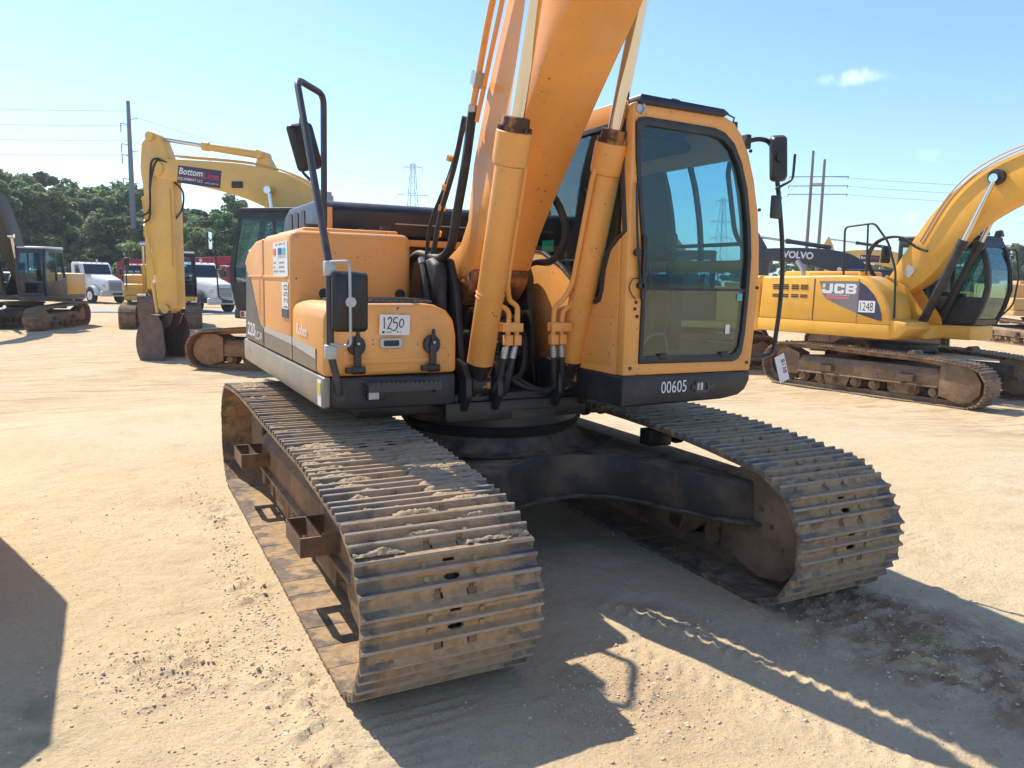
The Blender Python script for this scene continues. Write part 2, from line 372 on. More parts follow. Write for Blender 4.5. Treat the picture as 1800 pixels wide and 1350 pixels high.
# let the ground fall away very slightly to the far horizon so the lot ends at the woods
nx, ny = len(X), len(Y)
co = np.stack([GX, GY, GZ], -1).reshape(-1, 3)
idx = np.arange(nx*ny).reshape(ny, nx)
q = np.stack([idx[:-1,:-1], idx[:-1,1:], idx[1:,1:], idx[1:,:-1]], -1).reshape(-1, 4)
gm = bpy.data.meshes.new('ground'); gm.vertices.add(len(co)); gm.vertices.foreach_set('co', co.ravel())
gm.loops.add(q.size); gm.loops.foreach_set('vertex_index', q.ravel()); gm.polygons.add(len(q)); gm.polygons.foreach_set('loop_start', np.arange(0, q.size, 4)); gm.polygons.foreach_set('loop_total', np.full(len(q), 4))
gm.polygons.foreach_set('use_smooth', np.ones(len(q), bool)); gm.update(calc_edges=True)
m, nt, b, out = new_mat('sandy_dirt'); n = N(nt)
P = n('ShaderNodeNewGeometry').outputs['Position']
stretch = n('ShaderNodeMapping', ins={0: P, 2: (0, 0, -.05), 3: (.30, 1.7, 1)}).outputs[0]
c = n.mix(n.ramp(n.noise(P, .55, 4), .38, .66), (.62,.47,.29), (.655,.525,.35))
far_ = n.ramp(n('ShaderNodeVectorMath', operation='LENGTH', ins={0: P}).outputs['Value'], 4.5, 10.)
c = n.mix(n.math('MULTIPLY', n.math('MULTIPLY', n.ramp(n.noise(stretch, 2.6, 9, .78), .46, .60), n.ramp(n.noise(P, .11, 3), .25, .50)), n.math('MULTIPLY', far_, .9)), c, (.43,.29,.165))
c = n.mix(n.math('MULTIPLY', n.ramp(n.noise(P, 1.1, 6, .7), .47, .68), .6), c, (.52,.365,.21))
c = n.mix(n.math('MULTIPLY', n.ramp(n.noise(P, 2.3, 5), .52, .75), .55), c, (.52,.38,.25))
c = n.mix(n.math('MULTIPLY', n.ramp(n.noise(P, 38, 4, .7), .5, .74), .6), c, (.42,.30,.19))
def blob(cx, cy, rx, ry):
    mp = n('ShaderNodeMapping', ins={0: P, 1: (-cx/rx, -cy/ry, 0), 3: (1/rx, 1/ry, 0)}).outputs[0]
    return n.ramp(n('ShaderNodeVectorMath', operation='LENGTH', ins={0: mp}).outputs['Value'], 1.0, .35)
red = n.math('MULTIPLY', blob(1.25, -2.6, .75, 1.5), n.ramp(n.noise(P, 5, 4), .36, .6))
c = n.mix(n.math('MULTIPLY', red, .8), c, (.30,.155,.085))
c = n.mix(n.math('MULTIPLY', n.math('MULTIPLY', blob(1.28, -2.62, .17, .13), n.ramp(n.noise(P, 16), .35, .6)), .8), c, (.30,.29,.10))
c = n.mix(n.math('MULTIPLY', n.math('MULTIPLY', blob(-2.95, -1.6, .6, .5), n.ramp(n.noise(P, 6), .4, .65)), .6), c, (.25,.24,.15))
c = n.mix(n.math('MULTIPLY', blob(-.5, -2.5, .55, .7), .35), c, (.40,.26,.15))
v = n('ShaderNodeTexVoronoi', ins={'Vector': P, 'Scale': 62.}); st = n.math('LESS_THAN', v.outputs['Distance'], .26)
st = n.math('MULTIPLY', st, n.math('GREATER_THAN', n.noise(P, 7, 3), .5))
c = n.mix(n.math('MULTIPLY', st, .55), c, (.36,.28,.20))  # stone specks, with their tiny shadows painted into the colour
nt.links.new(c, b.inputs['Base Color']); b.inputs['Roughness'].default_value = .95; b.inputs['Specular IOR Level'].default_value = .12
h = n.math('ADD', n.math('MULTIPLY', n.noise(P, 55, 6, .7), 1.0), n.math('MULTIPLY', n.noise(P, 210, 3, .7), .4))
h = n.math('ADD', n.math('ADD', h, n.math('MULTIPLY', st, .5)), n.math('ADD', n.math('MULTIPLY', n.noise(P, 9, 6, .7), 2.2), n.math('MULTIPLY', n.math('MULTIPLY', n.noise(stretch, 3.2, 6, .65), far_), 3.5)))
bp = n('ShaderNodeBump', ins={'Height': h, 'Strength': .8, 'Distance': .012}); nt.links.new(bp.outputs[0], b.inputs['Normal'])
gm.materials.append(m); SANDG = m
tag(link('ground', gm), kind='structure')
# the pale gravel road crossing in front of the trucks
GRAVEL = mat('grey_gravel', (.40,.40,.385), .95, layers=[(1.5, (.46,.43,.37), .4, .7), (40, (.28,.28,.27), .5, .7)], bump=(60, .6, .02))
rd = MB(); a0 = np.array(at(-500, 44)); a1 = np.array(at(700, 44)); u = (a1-a0)/np.linalg.norm(a1-a0); v_ = np.array([-u[1], u[0]])
k = 60; top = [a0+(a1-a0)*i/k+v_*(2.8+.6*math.sin(i*.9)) for i in range(k+1)]; bot = [a0+(a1-a0)*i/k-v_*(2.8+.5*math.sin(i*1.3+1)) for i in range(k+1)]
rd.add([(*p, gz(*p)+.035) for p in top+bot], [(i, i+1, k+2+i, k+1+i) for i in range(k)])
tag(rd.build('gravel_road', GRAVEL), kind='structure')
# loose stones and clods
pb = MB(); ico = bmesh.new(); bmesh.ops.create_icosphere(ico, subdivisions=1, radius=1); iv = [v.co.copy() for v in ico.verts]; ico.verts.index_update(); fi = [[v.index for v in f.verts] for f in ico.faces]; ico.free()
ST = []
while len(ST) < 2200:
    x = random.uniform(-3.4, 3.0); y = random.uniform(-3.7, 2.2)
    if abs(abs(x)-1.195) < .43 and abs(y) < 2.2: continue
    ST.append((x, y, .0025+.006*random.random()**4))
for cx, cy, sx, sy, k in ((-1.8,-.6,.09,1.3,420), (-2.2,-1.35,.28,.25,420), (-2.35,-2.3,.45,.14,260), (1.3,-2.6,.4,.7,520), (-.45,-2.45,.25,.3,220), (.3,-2.6,.3,.7,150)):
    for _ in range(k): ST.append((random.gauss(cx, sx), random.gauss(cy, sy), .003+.009*random.random()**3))
for cx, cy, sx, sy, k in ((-1.80,-.6,.07,1.3,800), (-2.2,-1.35,.20,.20,600), (-2.35,-2.3,.40,.09,500), (1.3,-2.6,.32,.6,1600), (-.45,-2.45,.2,.22,600), (.3,-2.6,.3,.7,300)):
    for _ in range(k): ST.append((random.gauss(cx, sx), random.gauss(cy, sy), .002+.005*random.random()**2))
sa = np.array(ST); sz_ = base_z(sa[:,0], sa[:,1])+detail(sa[:,0], sa[:,1])
for (x, y, r), z in zip(ST, sz_):
    k = [1+.35*(random.random()-.5) for _ in iv]; sx, sy, sz = [r*random.uniform(.7, 1.25) for _ in range(3)]
    pb.add([(x+p.x*sx*q, y+p.y*sy*q, z+r*.25+p.z*sz*.7*q) for p, q in zip(iv, k)], fi)
tag(pb.build('pebbles', mat('pebble_clods', (.66,.53,.36), .95, layers=[(9, (.58,.44,.29), .4, .65), (3, (.60,.53,.43), .5, .7)]), smooth=60), 'pale pebbles and crumbled clods strewn over the sandy lot', 'pebbles', kind='stuff')
# ------------------------------------------------------------------ undercarriage shared by all excavators
def track_path(L=4.4456, H=.9016, Hf=.8082, b=.055, lift=-.0146):
    rf, rr = Hf/2, H/2; yf, yr = -L/2+rf, L/2-rr; p = []
    p += [(y, 0) for y in np.linspace(yr-.3, yf+.35, 40)]
    A = np.linspace(0, np.pi, 60)
    p += [(yf-rf*np.sin(t), max(lift+rf-rf*np.cos(t), .002)) for t in A]
    for t in np.linspace(0, 1, 60)[1:-1]:
        sag = .012*math.sin(3*math.pi*t)
        p.append((yf+(yr-yf)*t, (lift+Hf)*(1-t)+H*t+b*math.sin(math.pi*t)+sag))
    p += [(yr+rr*np.sin(t), rr+rr*np.cos(t)) for t in A]
    return np.array(p+[p[0]])
def along(path, ds):
    s = np.r_[0, np.cumsum(np.hypot(*np.diff(path, axis=0).T))]; nsh = int(round(s[-1]/ds)); t = np.linspace(0, s[-1], nsh+1)
    return np.stack([np.interp(t, s, path[:,0]), np.interp(t, s, path[:,1])], -1)
def shoe_mesh(W, d, holes=True, seed=0):
    """one triple-grouser shoe: local y along the track, z outward, x across"""
    m = MB(); t = .013; h = d/2; ys = (h-.022, .022, -.048)
    def bar(y, g): return [(y+.024, 0), (y+.012, g*.45), (y+.0065, g*.95), (y, g), (y-.0065, g*.95), (y-.012, g*.45), (y-.024, 0)]
    def sec(*cuts):
        """profile clipped to y in [lo, hi]"""
        lo, hi = cuts
        top = [(h+.006, -.006)]+bar(ys[0], .026)+bar(ys[1], .028)+bar(ys[2], .028)+[(-h+.002, 0)]
        top = [p for p in top if lo <= p[0] <= hi]
        return [(min(hi, h+.006), -t-.002)]+([(hi, 0)] if hi < h else [])+top+([(lo, 0)] if lo > -h+.01 else [])+[(max(lo, -h+.002), -t-.002)]
    A = (-1, 1)
    if not holes: return m.prism(sec(*A), 'x', -W/2, W/2)
    def P(a, b, *cs):
        for c in cs: m.prism(sec(*c), 'x', a, b)
    nt_ = (-h+.052, 1); nt2 = (-h+.036, 1)
    P(-W/2, -.098, A); P(-.098, -.090, nt2); P(-.090, -.062, nt_); P(-.062, -.054, nt2); P(-.054, -.036, A)
    P(-.036, -.026, (-1, -.020), (-.004, 1)); P(-.026, .026, (-1, -.026), (.0, .052), (.066, 1)); P(.026, .036, (-1, -.020), (-.004, 1))
    P(.036, .054, A); P(.054, .062, nt2); P(.062, .090, nt_); P(.090, .098, nt2); P(.098, W/2, A)
    for sx in (-1, 1):
        for y in (.046, -.012): m.cyl((sx*.118, y, -.002), (sx*.118, y, .012), .013, 6)
    return m
PATH = track_path()
PTS = along(PATH, .2252)
def shoe_frames(pts, phase=0.):
    o = []
    for i in range(len(pts)-1):
        a, b = pts[i], pts[i+1]; c = (a+b)/2; t = b-a; d = np.hypot(*t); t = t/d
        nrm = np.array([-t[1], t[0]])          # outward for this winding
        o.append((c, t, nrm, d))
    return o
def track_frame_mb(sx, gauge=2.39):
    m = MB(); c = sx*gauge/2
    # sloped-top side beam
    sec = [(-.20,.30),(.20,.30),(.20,.50),(.10,.60),(-.10,.60),(-.20,.50)]
    m.prism([(c+x, z) for x, z in sec], 'y', -1.45, 1.45)
    m.box(c-.235, c+.235, -1.4, 1.4, .285, .315)                 # lower flange
    m.box(c-.17, c+.17, -1.85, -1.45, .34, .58)                  # idler yoke
    for s in (-1, 1):                                            # front guards beside the idler
        m.prism([(-1.42,.17),(-1.42,.66),(-1.60,.735),(-1.82,.725),(-2.0,.60),(-2.10,.44),(-2.09,.26),(-1.95,.12),(-1.75,.08)], 'x', c+s*.205, c+s*.235)
        m.prism([(1.4,.25),(1.4,.64),(1.75,.76),(1.95,.62),(1.9,.30),(1.7,.22)], 'x', c+s*.16, c+s*.19)
    for y in (-.75, .55):                                        # roller guards
        for s in (-1, 1): m.prism([(y-.28,.29),(y+.28,.29),(y+.22,.12),(y-.22,.12)], 'x', c+s*.18, c+s*.20)
    return m
def idler_mb(sx, y=-1.79, r=.35): return MB().lathe([(-.13,.05),(-.13,.12),(-.09,.13),(-.085,r-.06),(-.085,r-.03),(-.04,r-.03),(-.035,r),(.035,r),(.04,r-.03),(.085,r-.03),(.085,r-.06),(.09,.13),(.13,.12),(.13,.05)], (sx*1.195, y, .395))
def sprocket_mb(sx, y=1.765, r=.40):
    m = MB(); n_ = 21; poly = []
    for i in range(n_):
        for k, q in ((0,r-.05),(.3,r-.05),(.5,r),(.7,r)): a = 2*math.pi*(i+k)/n_; poly.append((y+q*math.cos(a), .45+q*math.sin(a)))
    m.prism(poly, 'x', sx*1.195-.03, sx*1.195+.03)
    m.lathe([(-.16,.05),(-.16,.2),(-.04,.26),(.04,.26),(.14,.22),(.16,.18),(.17,.05)], (sx*1.195, y, .45)); return m
ROLY = [float(y) for y in np.linspace(-1.3, 1.3, 8)]
def roller_mb(sx, y):
    m = MB(); m.lathe([(-.2,.04),(-.2,.07),(-.12,.08),(-.11,.105),(-.06,.105),(-.06,.085),(.06,.085),(.06,.105),(.11,.105),(.12,.08),(.2,.07),(.2,.04)], (sx*1.195, float(y), .21), n=16)
    return m
def chain_mb(sx, pts):
    """the two rows of links under the shoes, one closed chain"""
    m = MB()
    for c, t, nr, d in shoe_frames(pts):
        for off in (-.085, .085):
            q = c-nr*.065; m.obox((sx*1.195+off, q[0], q[1]), (1,0,0), (0,t[0],t[1]), (0,nr[0],nr[1]), .022, d*.52, .048)
        q = c-nr*.075+t*d/2; m.cyl((sx*1.195-.11, q[0], q[1]), (sx*1.195+.11, q[0], q[1]), .024, 8)
    return m
def step_bracket_mb(sx, y0, y1):
    m = MB(); z0, z1 = .36, .465; xo = sx*1.605; xi = sx*1.385; t = .012
    def bar(x0, x1, a, b): m.box(min(x0,x1), max(x0,x1), a, b, z0, z1)
    bar(xo, xo-sx*t, y0, y1); bar(xo-sx*t, xi, y0, y0+t); bar(xo-sx*t, xi, y1-t, y1); bar(sx*1.50, sx*1.488, y0+t, y1-t)
    for x in (xo-sx*t/2, sx*1.494):                              # serrated treads
        yy = y0+.015
        while yy < y1-.03: m.prism([(yy, z1-.001), (yy+.018, z1-.001), (yy+.009, z1+.011)], 'x', x-t/2+.0005, x+t/2-.0005); yy += .02
    return m
def xframe_mb():
    m = MB()
    fr = spline([(-.99,-1.62,0),(-.8,-1.42,0),(-.6,-1.18,0),(-.38,-.98,0),(-.08,-.83,0),(.22,-.78,0),(.48,-.93,0),(.66,-1.27,0),(.80,-1.56,0),(.965,-1.70,0)], 5)
    bk = spline([(.99,1.5,0),(.7,1.15,0),(.35,.85,0),(0,.75,0),(-.35,.85,0),(-.7,1.15,0),(-.99,1.5,0)], 5)
    def zt(p): return .70-.05*min(1, abs(p.x)/1.0)
    out = [p for p in fr]+[p for p in bk]; k = len(out)
    m.add([(p.x, p.y, .42) for p in out]+[(p.x*.995, p.y*.985, zt(p)) for p in out], [tuple(range(k))[::-1], tuple(range(k, 2*k))]+[(i,(i+1)%k,k+(i+1)%k,k+i) for i in range(k)])
    o2 = [Vector((p.x*.99, p.y*1.04, 0)) for p in out]                # bottom flange lip
    m.prism([(p.x, p.y) for p in o2], 'z', .395, .419)
    m.lathe([(.699,.80),(.705,.68),(.76,.62),(.80,.60)], (0,0,0), 'z', 40)
    return m
def swing_mb(): return MB().lathe([(.78,.54),(.78,.60),(.86,.66),(.865,.63),(.93,.63),(.935,.68),(.99,.68),(.99,.50)], (0,0,0), 'z', 44)
# ------------------------------------------------------------------ the main excavator
EX = thing('excavator', 'big orange excavator with raised boom and handwritten 1250 tag on its toolbox', 'excavator')
SW = .818
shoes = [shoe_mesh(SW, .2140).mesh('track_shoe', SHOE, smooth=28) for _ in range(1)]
for sx in (-1, 1):
    tr = chain_mb(sx, PTS).build('crawler_track', MUD, EX)
    if sx < 0: tr['label'] = 'crawler track with sand caked between the grousers'
    for i, (c, t, nr, d) in enumerate(shoe_frames(PTS)):
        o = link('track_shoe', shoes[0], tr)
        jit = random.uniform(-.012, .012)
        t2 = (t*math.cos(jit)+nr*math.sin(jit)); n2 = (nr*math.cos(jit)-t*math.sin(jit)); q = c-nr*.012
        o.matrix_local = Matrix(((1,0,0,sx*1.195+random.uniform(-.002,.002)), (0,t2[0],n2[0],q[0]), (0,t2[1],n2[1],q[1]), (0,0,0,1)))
    fr = track_frame_mb(sx).build('track_frame', MUD, EX, bevel=.008)
    for q in range(7):
        yy_, zz_ = -1.5-.085*q, .64-.012*q*q; MB().cyl((sx*1.195-sx*.235,yy_,zz_-.03),(sx*1.195-sx*.248,yy_,zz_-.03),.014,6).build('guard_bolt', RUST, fr)
    idler_mb(sx).build('idler_wheel', MUD, fr); sprocket_mb(sx).build('sprocket', MUD, fr); [roller_mb(sx, y).build('track_roller', MUD, fr) for y in ROLY]
    for y in (-.84, .35):
        m = MB(); m.lathe([(-.14,.03),(-.14,.06),(-.10,.085),(-.06,.085),(-.05,.07),(.05,.07),(.06,.085),(.10,.085),(.14,.06),(.14,.03)], (sx*1.12, y, .80)); m.box(sx*.86-.09, sx*.86+.09, y-.06, y+.06, .72, .83)
        m.build('carrier_roller', GREASE, fr, bevel=.004)
    for y0, y1 in ((-1.10,-.72), (.98,1.36)): step_bracket_mb(sx, y0, y1).build('step_bracket', RUST, fr)
# sand piled between the grousers, mostly on the front half of the sunlit track
tr0 = [c for c in EX.children if c.name.startswith('crawler_track')]
for sx, tr in zip((-1, 1), tr0):
    m = MB()
    for c, t, nr, d in shoe_frames(PTS):
        if nr[1] < .55: continue
        front = math.exp(-((c[0]+1.0)/.6)**2) if sx < 0 else -.35
        for k, (g0, g1) in enumerate(((-.107,-.052),(-.044,.018),(.026,.083))):
            nx_, ny_ = 130, 8; xs = np.linspace(-SW/2+.006, SW/2-.006, nx_); ts = np.linspace(0, 1, ny_)
            XX, TT = np.meshgrid(xs, ts); pos = c[0]*2.1+k*.35
            hn = fbm(XX*2.2+7.3*sx, np.full_like(XX, pos)+TT*.25, 1.9, 4)
            hh = (hn-.545+.15*front)*.14+(fbm(XX*17, TT*1.2+pos*3, 1, 3)-.55)*.022
            hh = np.minimum(hh, .027)*(np.sin(np.pi*np.clip(TT, .06, .94))**.5)+(fbm(XX*75, TT*4+pos*9, 1, 2)-.5)*.013
            hh = np.where(hh < .001, -.006, hh)
            yy = g0+(g1-g0)*TT; o_ = len(m.v)
            for j in range(ny_):
                for i_ in range(nx_):
                    q = c+t*yy[j, i_]+nr*(hh[j, i_]-.012); m.v.append((sx*1.195+XX[j, i_], q[0], q[1]))
            for j in range(ny_-1):
                for i_ in range(nx_-1):
                    if hh[j:j+2, i_:i_+2].max() > 0: m.f.append((o_+j*nx_+i_, o_+j*nx_+i_+1, o_+(j+1)*nx_+i_+1, o_+(j+1)*nx_+i_))
    if m.v: tag(m.build('caked_sand', SANDM, tr, smooth=80), kind='stuff')
xf = xframe_mb().build('undercarriage_frame', FRAMEB, EX, bevel=.01)
swing_mb().build('swing_bearing', GREASE, xf)
# --- revolving frame and skirts
rv = MB()
rv.box(-.56, .33, -.62, 1.2, .985, 1.10); rv.box(-1.30, 1.30, -.15, 2.2, 1.055, 1.11); rv.box(-.62, .40, -.66, -.60, .93, 1.055); rv.box(-1.12, .55, -.45, 1.0, .955, 1.054)
for x in (-.50, -.285, .155, .37):                              # cylinder foot ears
    rv.prism([(-.45,1.05),(-.45,1.30),(-.55,1.32),(-.66,1.30),(-.74,1.22),(-.75,1.10),(-.68,1.0),(-.5,.99)], 'x', x-.022, x+.022)
for x in (-.36, .19):                                           # boom foot brackets
    rv.prism([(-.35,1.1),(-.22,1.75),(-.10,1.95),(.10,1.98),(.25,1.85),(.55,1.1)], 'x', x-.025, x+.025)
rv.box(-.53, .30, .93, .97, 1.11, 2.08); rv.box(-.57,-.535,-.15,.95,1.11,1.66); rv.box(-.53,.3,.30,.9,1.11,1.25)
RV = rv.build('revolving_frame', GREASE, EX, bevel=.012)
for a, b_, r_ in (((-.53,-.63,1.16),(-.26,-.63,1.16),.05), ((.13,-.63,1.16),(.40,-.63,1.16),.05), ((-.40,.0,1.80),(.23,.0,1.80),.07)): MB().cyl(a, b_, r_).build('pivot_pin', GREASE, RV)
# swivel joint, valve block and loose machinery in the dark well
m = MB(); m.cyl((-.08,-.25,1.1),(-.08,-.25,1.32),.13); m.box(-.30,-.12,-.05,.2,1.1,1.45); m.box(.0,.14,-.1,.25,1.1,1.38)
for i in range(6): m.cyl((-.28+.08*i,-.12,1.3),(-.28+.08*i,-.12,1.44),.018)
m.build('control_valve', GREASE, RV, bevel=.01)
sk = MB().prism([(-1.355,-.665),(-1.355,2.24),(-1.375,2.24),(-1.375,-.665)], 'z', 1.10, 1.243)
sk.prism([(-.665,1.06),(2.24,1.06),(2.24,1.10),(-.665,1.10)], 'x', -1.372, -1.345)
SK = MB().plate([(-.66,1.075),(-.62,1.06),(2.26,1.06),(2.30,1.10),(2.30,1.245),(-.672,1.245)], [], 'x', -1.376, -1.33).build('side_skirt', SKIRT, EX, bevel=.012)
MB().prism([(-1.332,1.10),(-1.30,1.065),(-1.22,1.05),(-.60,1.05),(-.56,1.06),(-.56,1.238),(-1.332,1.238)], 'y', -.676, -.20).build('front_skirt', BLACK, EX, bevel=.014, seg=3)
m = quadsheet((-1.3765,-.55,1.075), (0,-1,0), (0,0,1), .085, .15); MB
st = m.build('warning_sticker', WHITEV, SK); quadsheet((-1.3800,-.555,1.145), (0,-1,0), (0,0,1), .075, .065).build('sticker_print', YELV, st)
text('NS', (-1.3775,2.02,1.145), (0,-1,0), (0,0,1), .045, TXTG, SK, width=.09)
# --- toolbox
TB = MB().prism([(-1.37,1.248),(-1.365,1.60),(-1.335,1.645),(-1.28,1.665),(-.76,1.668),(-.70,1.66),(-.62,1.625),(-.575,1.57),(-.557,1.47),(-.555,1.248)], 'y', -.672, .205).build('toolbox', ORANGE, EX, bevel=.028, seg=3)
MB().prism([(-1.262,1.315),(-1.262,1.40),(-1.225,1.40),(-1.225,1.345),(-.705,1.345),(-.705,1.40),(-.62,1.40),(-.62,1.315)], 'y', -.679, -.664).build('toolbox_lid_rim', ORANGE, TB, bevel=.006)
for x in (-1.185, -.725):
    L = MB(); L.prism([(x+.052*math.cos(2*math.pi*k/18), 1.425+.058*math.sin(2*math.pi*k/18)) for k in range(18)], 'y', -.70, -.668)
    L.prism([(x-.016,1.43),(x-.005,1.52),(x+.008,1.52),(x+.022,1.43)], 'y', -.722, -.70); L.box(x-.019, x+.021, -.718, -.69, 1.31, 1.44)
    L.cyl((x+.002,-.725,1.44),(x+.002,-.70,1.44),.012,12); L.box(x-.065, x-.005, -.715, -.67, 1.268, 1.30); L.cyl((x-.03,-.70,1.285),(x+.045,-.70,1.285),.024,12)
    la = L.build('rubber_latch', BLACK, TB, bevel=.004)
    MB().cyl((x+.002,-.731,1.44),(x+.002,-.7255,1.44),.008,10).build('rivet', STEEL, la)
H = MB().plate(rrect(-1.045,-.905,1.405,1.468,.018), [rrect(-1.022,-.928,1.42,1.452,.01)], 'y', -.688, -.668).build('recessed_handle', STEEL, TB, bevel=.003)
MB().box(-1.024,-.926,-.676,-.6745,1.418,1.454).build('handle_recess', BLACK, H)
sp = MB(); sp.box(-1.24,-.69,-.60,-.12,1.669,1.683)
for ix in range(13):
    for iy in range(9): sp.cyl((-1.21+.04*ix,-.57+.052*iy,1.683),(-1.21+.04*ix,-.57+.052*iy,1.692),.012,8)
sp.build('antislip_plate', DKGREY, TB)
ST_ = MB(); ST_.box(-1.145,-.70,-.79,-.675,1.196,1.207); ST_.box(-1.145,-.70,-.795,-.787,1.165,1.207)
for k in range(15): ST_.prism([(-1.13+.029*k,1.205),(-1.104+.029*k,1.205),(-1.117+.029*k,1.225)], 'y', -.797, -.789)
ST_.prism([(-.675,1.13),(-.675,1.20),(-.79,1.20)], 'x', -1.145, -1.137); ST_.prism([(-.675,1.13),(-.675,1.20),(-.79,1.20)], 'x', -.708, -.70)
STP = ST_.build('step', DKGREY, EX)
m = MB(); m.box(-1.13,-1.02,-.71,-.676,1.105,1.17); LP = m.build('work_lamp', BLACK, EX, bevel=.006); MB().box(-1.122,-1.06,-.718,-.711,1.113,1.162).build('lens', LAMPG, LP, bevel=.004)
# --- fuel tank and side panel
FT = MB().box(-1.37,-.535,.205,1.262,1.25,2.115).build('fuel_tank', ORANGE, EX, bevel=.055, seg=4)
m = MB(); m.box(-1.27,-.60,.29,1.18,2.10,2.14); m.build('tank_cover', ORANGE, FT, bevel=.018)
m = MB(); m.box(-.86,-.66,.34,.95,2.141,2.150); m.cyl((-.66,.42,2.14),(-.66,.42,2.18),.035); m.cyl((-1.18,.45,2.14),(-1.18,.45,2.17),.05); m.build('tank_cap', DKGREY, FT)
for x in (-1.15,-.62): MB().cyl((x,.198,1.70),(x,.21,1.70),.037).build('rubber_plug', BLACK, FT)
SP = MB().prism([(1.272,1.25),(1.272,2.095),(1.6,2.085),(1.86,2.045),(2.06,1.99),(2.17,1.935),(2.19,1.90),(2.13,1.88),(2.24,1.25)], 'x', -1.37, -.70).build('side_panel', ORANGE, EX, bevel=.03, seg=3)
MB().box(-1.377,-1.368,.33,1.24,1.795,1.812).build('panel_ridge', ORANGE, FT, bevel=.003); MB().box(-1.377,-1.368,1.30,2.0,1.795,1.812).build('panel_ridge', ORANGE, SP, bevel=.003)
dv = MB().plate([(2.08,1.86),(2.20,1.262),(1.285,1.262),(1.285,1.40),(1.42,1.43),(1.66,1.60),(1.85,1.78)], [], 'x', -1.374, -1.36).build('dark_decal', DECALV, SP)
MB().plate([(1.24,1.262),(1.24,1.415),(.19,1.415),(.19,1.262)], [], 'x', -1.3735, -1.36).build('lower_stripe', BROWNV, FT)
MB().plate([(1.24,1.378),(1.24,1.413),(.19,1.413),(.19,1.365)], [], 'x', -1.3755, -1.37).build('pale_stripe', STRIPEV, FT)
MB().plate([(.165,1.262),(.165,1.415),(-.49,1.395),(-.49,1.262)], [], 'x', -1.3735, -1.36).build('lower_stripe', BROWNV, TB)
MB().plate([(.165,1.365),(.165,1.413),(-.49,1.393),(-.49,1.335)], [], 'x', -1.3755, -1.37).build('pale_stripe', STRIPEV, TB)
text('220', (-1.376,2.08,1.30), (0,-1,0), (0,.0,1), .115, TXTW, dv, width=.40, bold=.02, shear=.15); text('LC-9', (-1.376,1.66,1.29), (0,-1,0), (0,0,1), .07, TXTW, dv, width=.30, bold=.01)
text('Robex', (-1.3725,.05,1.445), (0,-1,0), (0,0,1), .072, TXTW, TB, width=.32, bold=.012, shear=.12)
text('HYUNDAI', (-1.3725,1.40,1.50), (0,0,1), (0,1,0), .075, TXTO, SP, width=.27, bold=.012)
# dealer sticker
s1 = quadsheet((-1.3725,.80,1.81), (0,-1,0), (0,0,1), .52, .235, .002).build('dealer_sticker', WHITEV, FT)
for y, w_, m_ in ((.78,.09,PINKV),(.60,.11,BLUEV),(.465,.11,CYANV)): quadsheet((-1.3750,y,1.958), (0,-1,0), (0,0,1), w_, .045).build('colour_block', m_, s1)
text('EQUIPMENT CO.', (-1.3752,.62,1.930), (0,-1,0), (0,0,1), .016, TXTG, s1, width=.29)
m = MB()
for z, segs in ((2.022,((.70,.62),(.58,.44),(.42,.34))), (1.896,((.78,.68),(.58,.38))), (1.866,((.78,.70),(.58,.38))), (1.836,((.78,.60),(.58,.36)))):
    for a_, b_ in segs:
        y = a_
        while y > b_+.02: m.box(-1.3752,-1.3744,y-.016,y,z,z+.014); y -= .024
m.build('printed_lines', TXTG, s1)
s2 = quadsheet((-1.3725,.495,1.53), (0,-1,0), (0,0,1), .21, .24, .002).build('lot_sticker', WHITEV, FT)
quadsheet((-1.3748,.495,1.53), (0,-1,0), (0,0,1), .21, .06).build('sticker_band', NAVYV, s2); m = MB(); m.box(-1.3775,-1.377,.36,.44,1.556,1.572); m.box(-1.3775,-1.377,.33,.46,1.54,1.546); m.build('printed_marks', TXTW, s2)
text('1250', (-1.3750,.30,1.60), (0,0,1), (0,1,0), .13, TXTB, s2, width=.155)
# handwritten lot tag on the toolbox lid
s3 = quadsheet((-1.052,-.690,1.488), (1,0,-.03), (.03,0,1), .185, .118, .003, .008).build('lot_tag', WHITEV, TB)
LN = [[(.0,1.0),(.03,.5),(.03,0)], [(.35,.8),(.5,1.02),(.68,.9),(.62,.6),(.4,.15),(.32,0),(.55,.06),(.78,-.12)], [(1.25,1.0),(.95,.98),(.88,.55),(1.12,.6),(1.22,.3),(1.05,-.1),(.82,-.12)], [(1.62,.9),(1.45,.7),(1.42,.35),(1.58,.15),(1.78,.4),(1.78,.75),(1.62,.92)]]
strokes(LN, (-1.024,-.6945,1.522), (1,0,-.03), (.03,0,1), .066, TXTB, s3, r=.045)
m = MB(); m.box(-1.035,-1.02,-.6945,-.692,1.496,1.508); m.box(-1.012,-.975,-.6945,-.692,1.500,1.504); m.box(-.945,-.937,-.6945,-.692,1.499,1.507); m.box(-.925,-.918,-.6945,-.692,1.498,1.503); m.build('printed_marks', TXTB, s3)
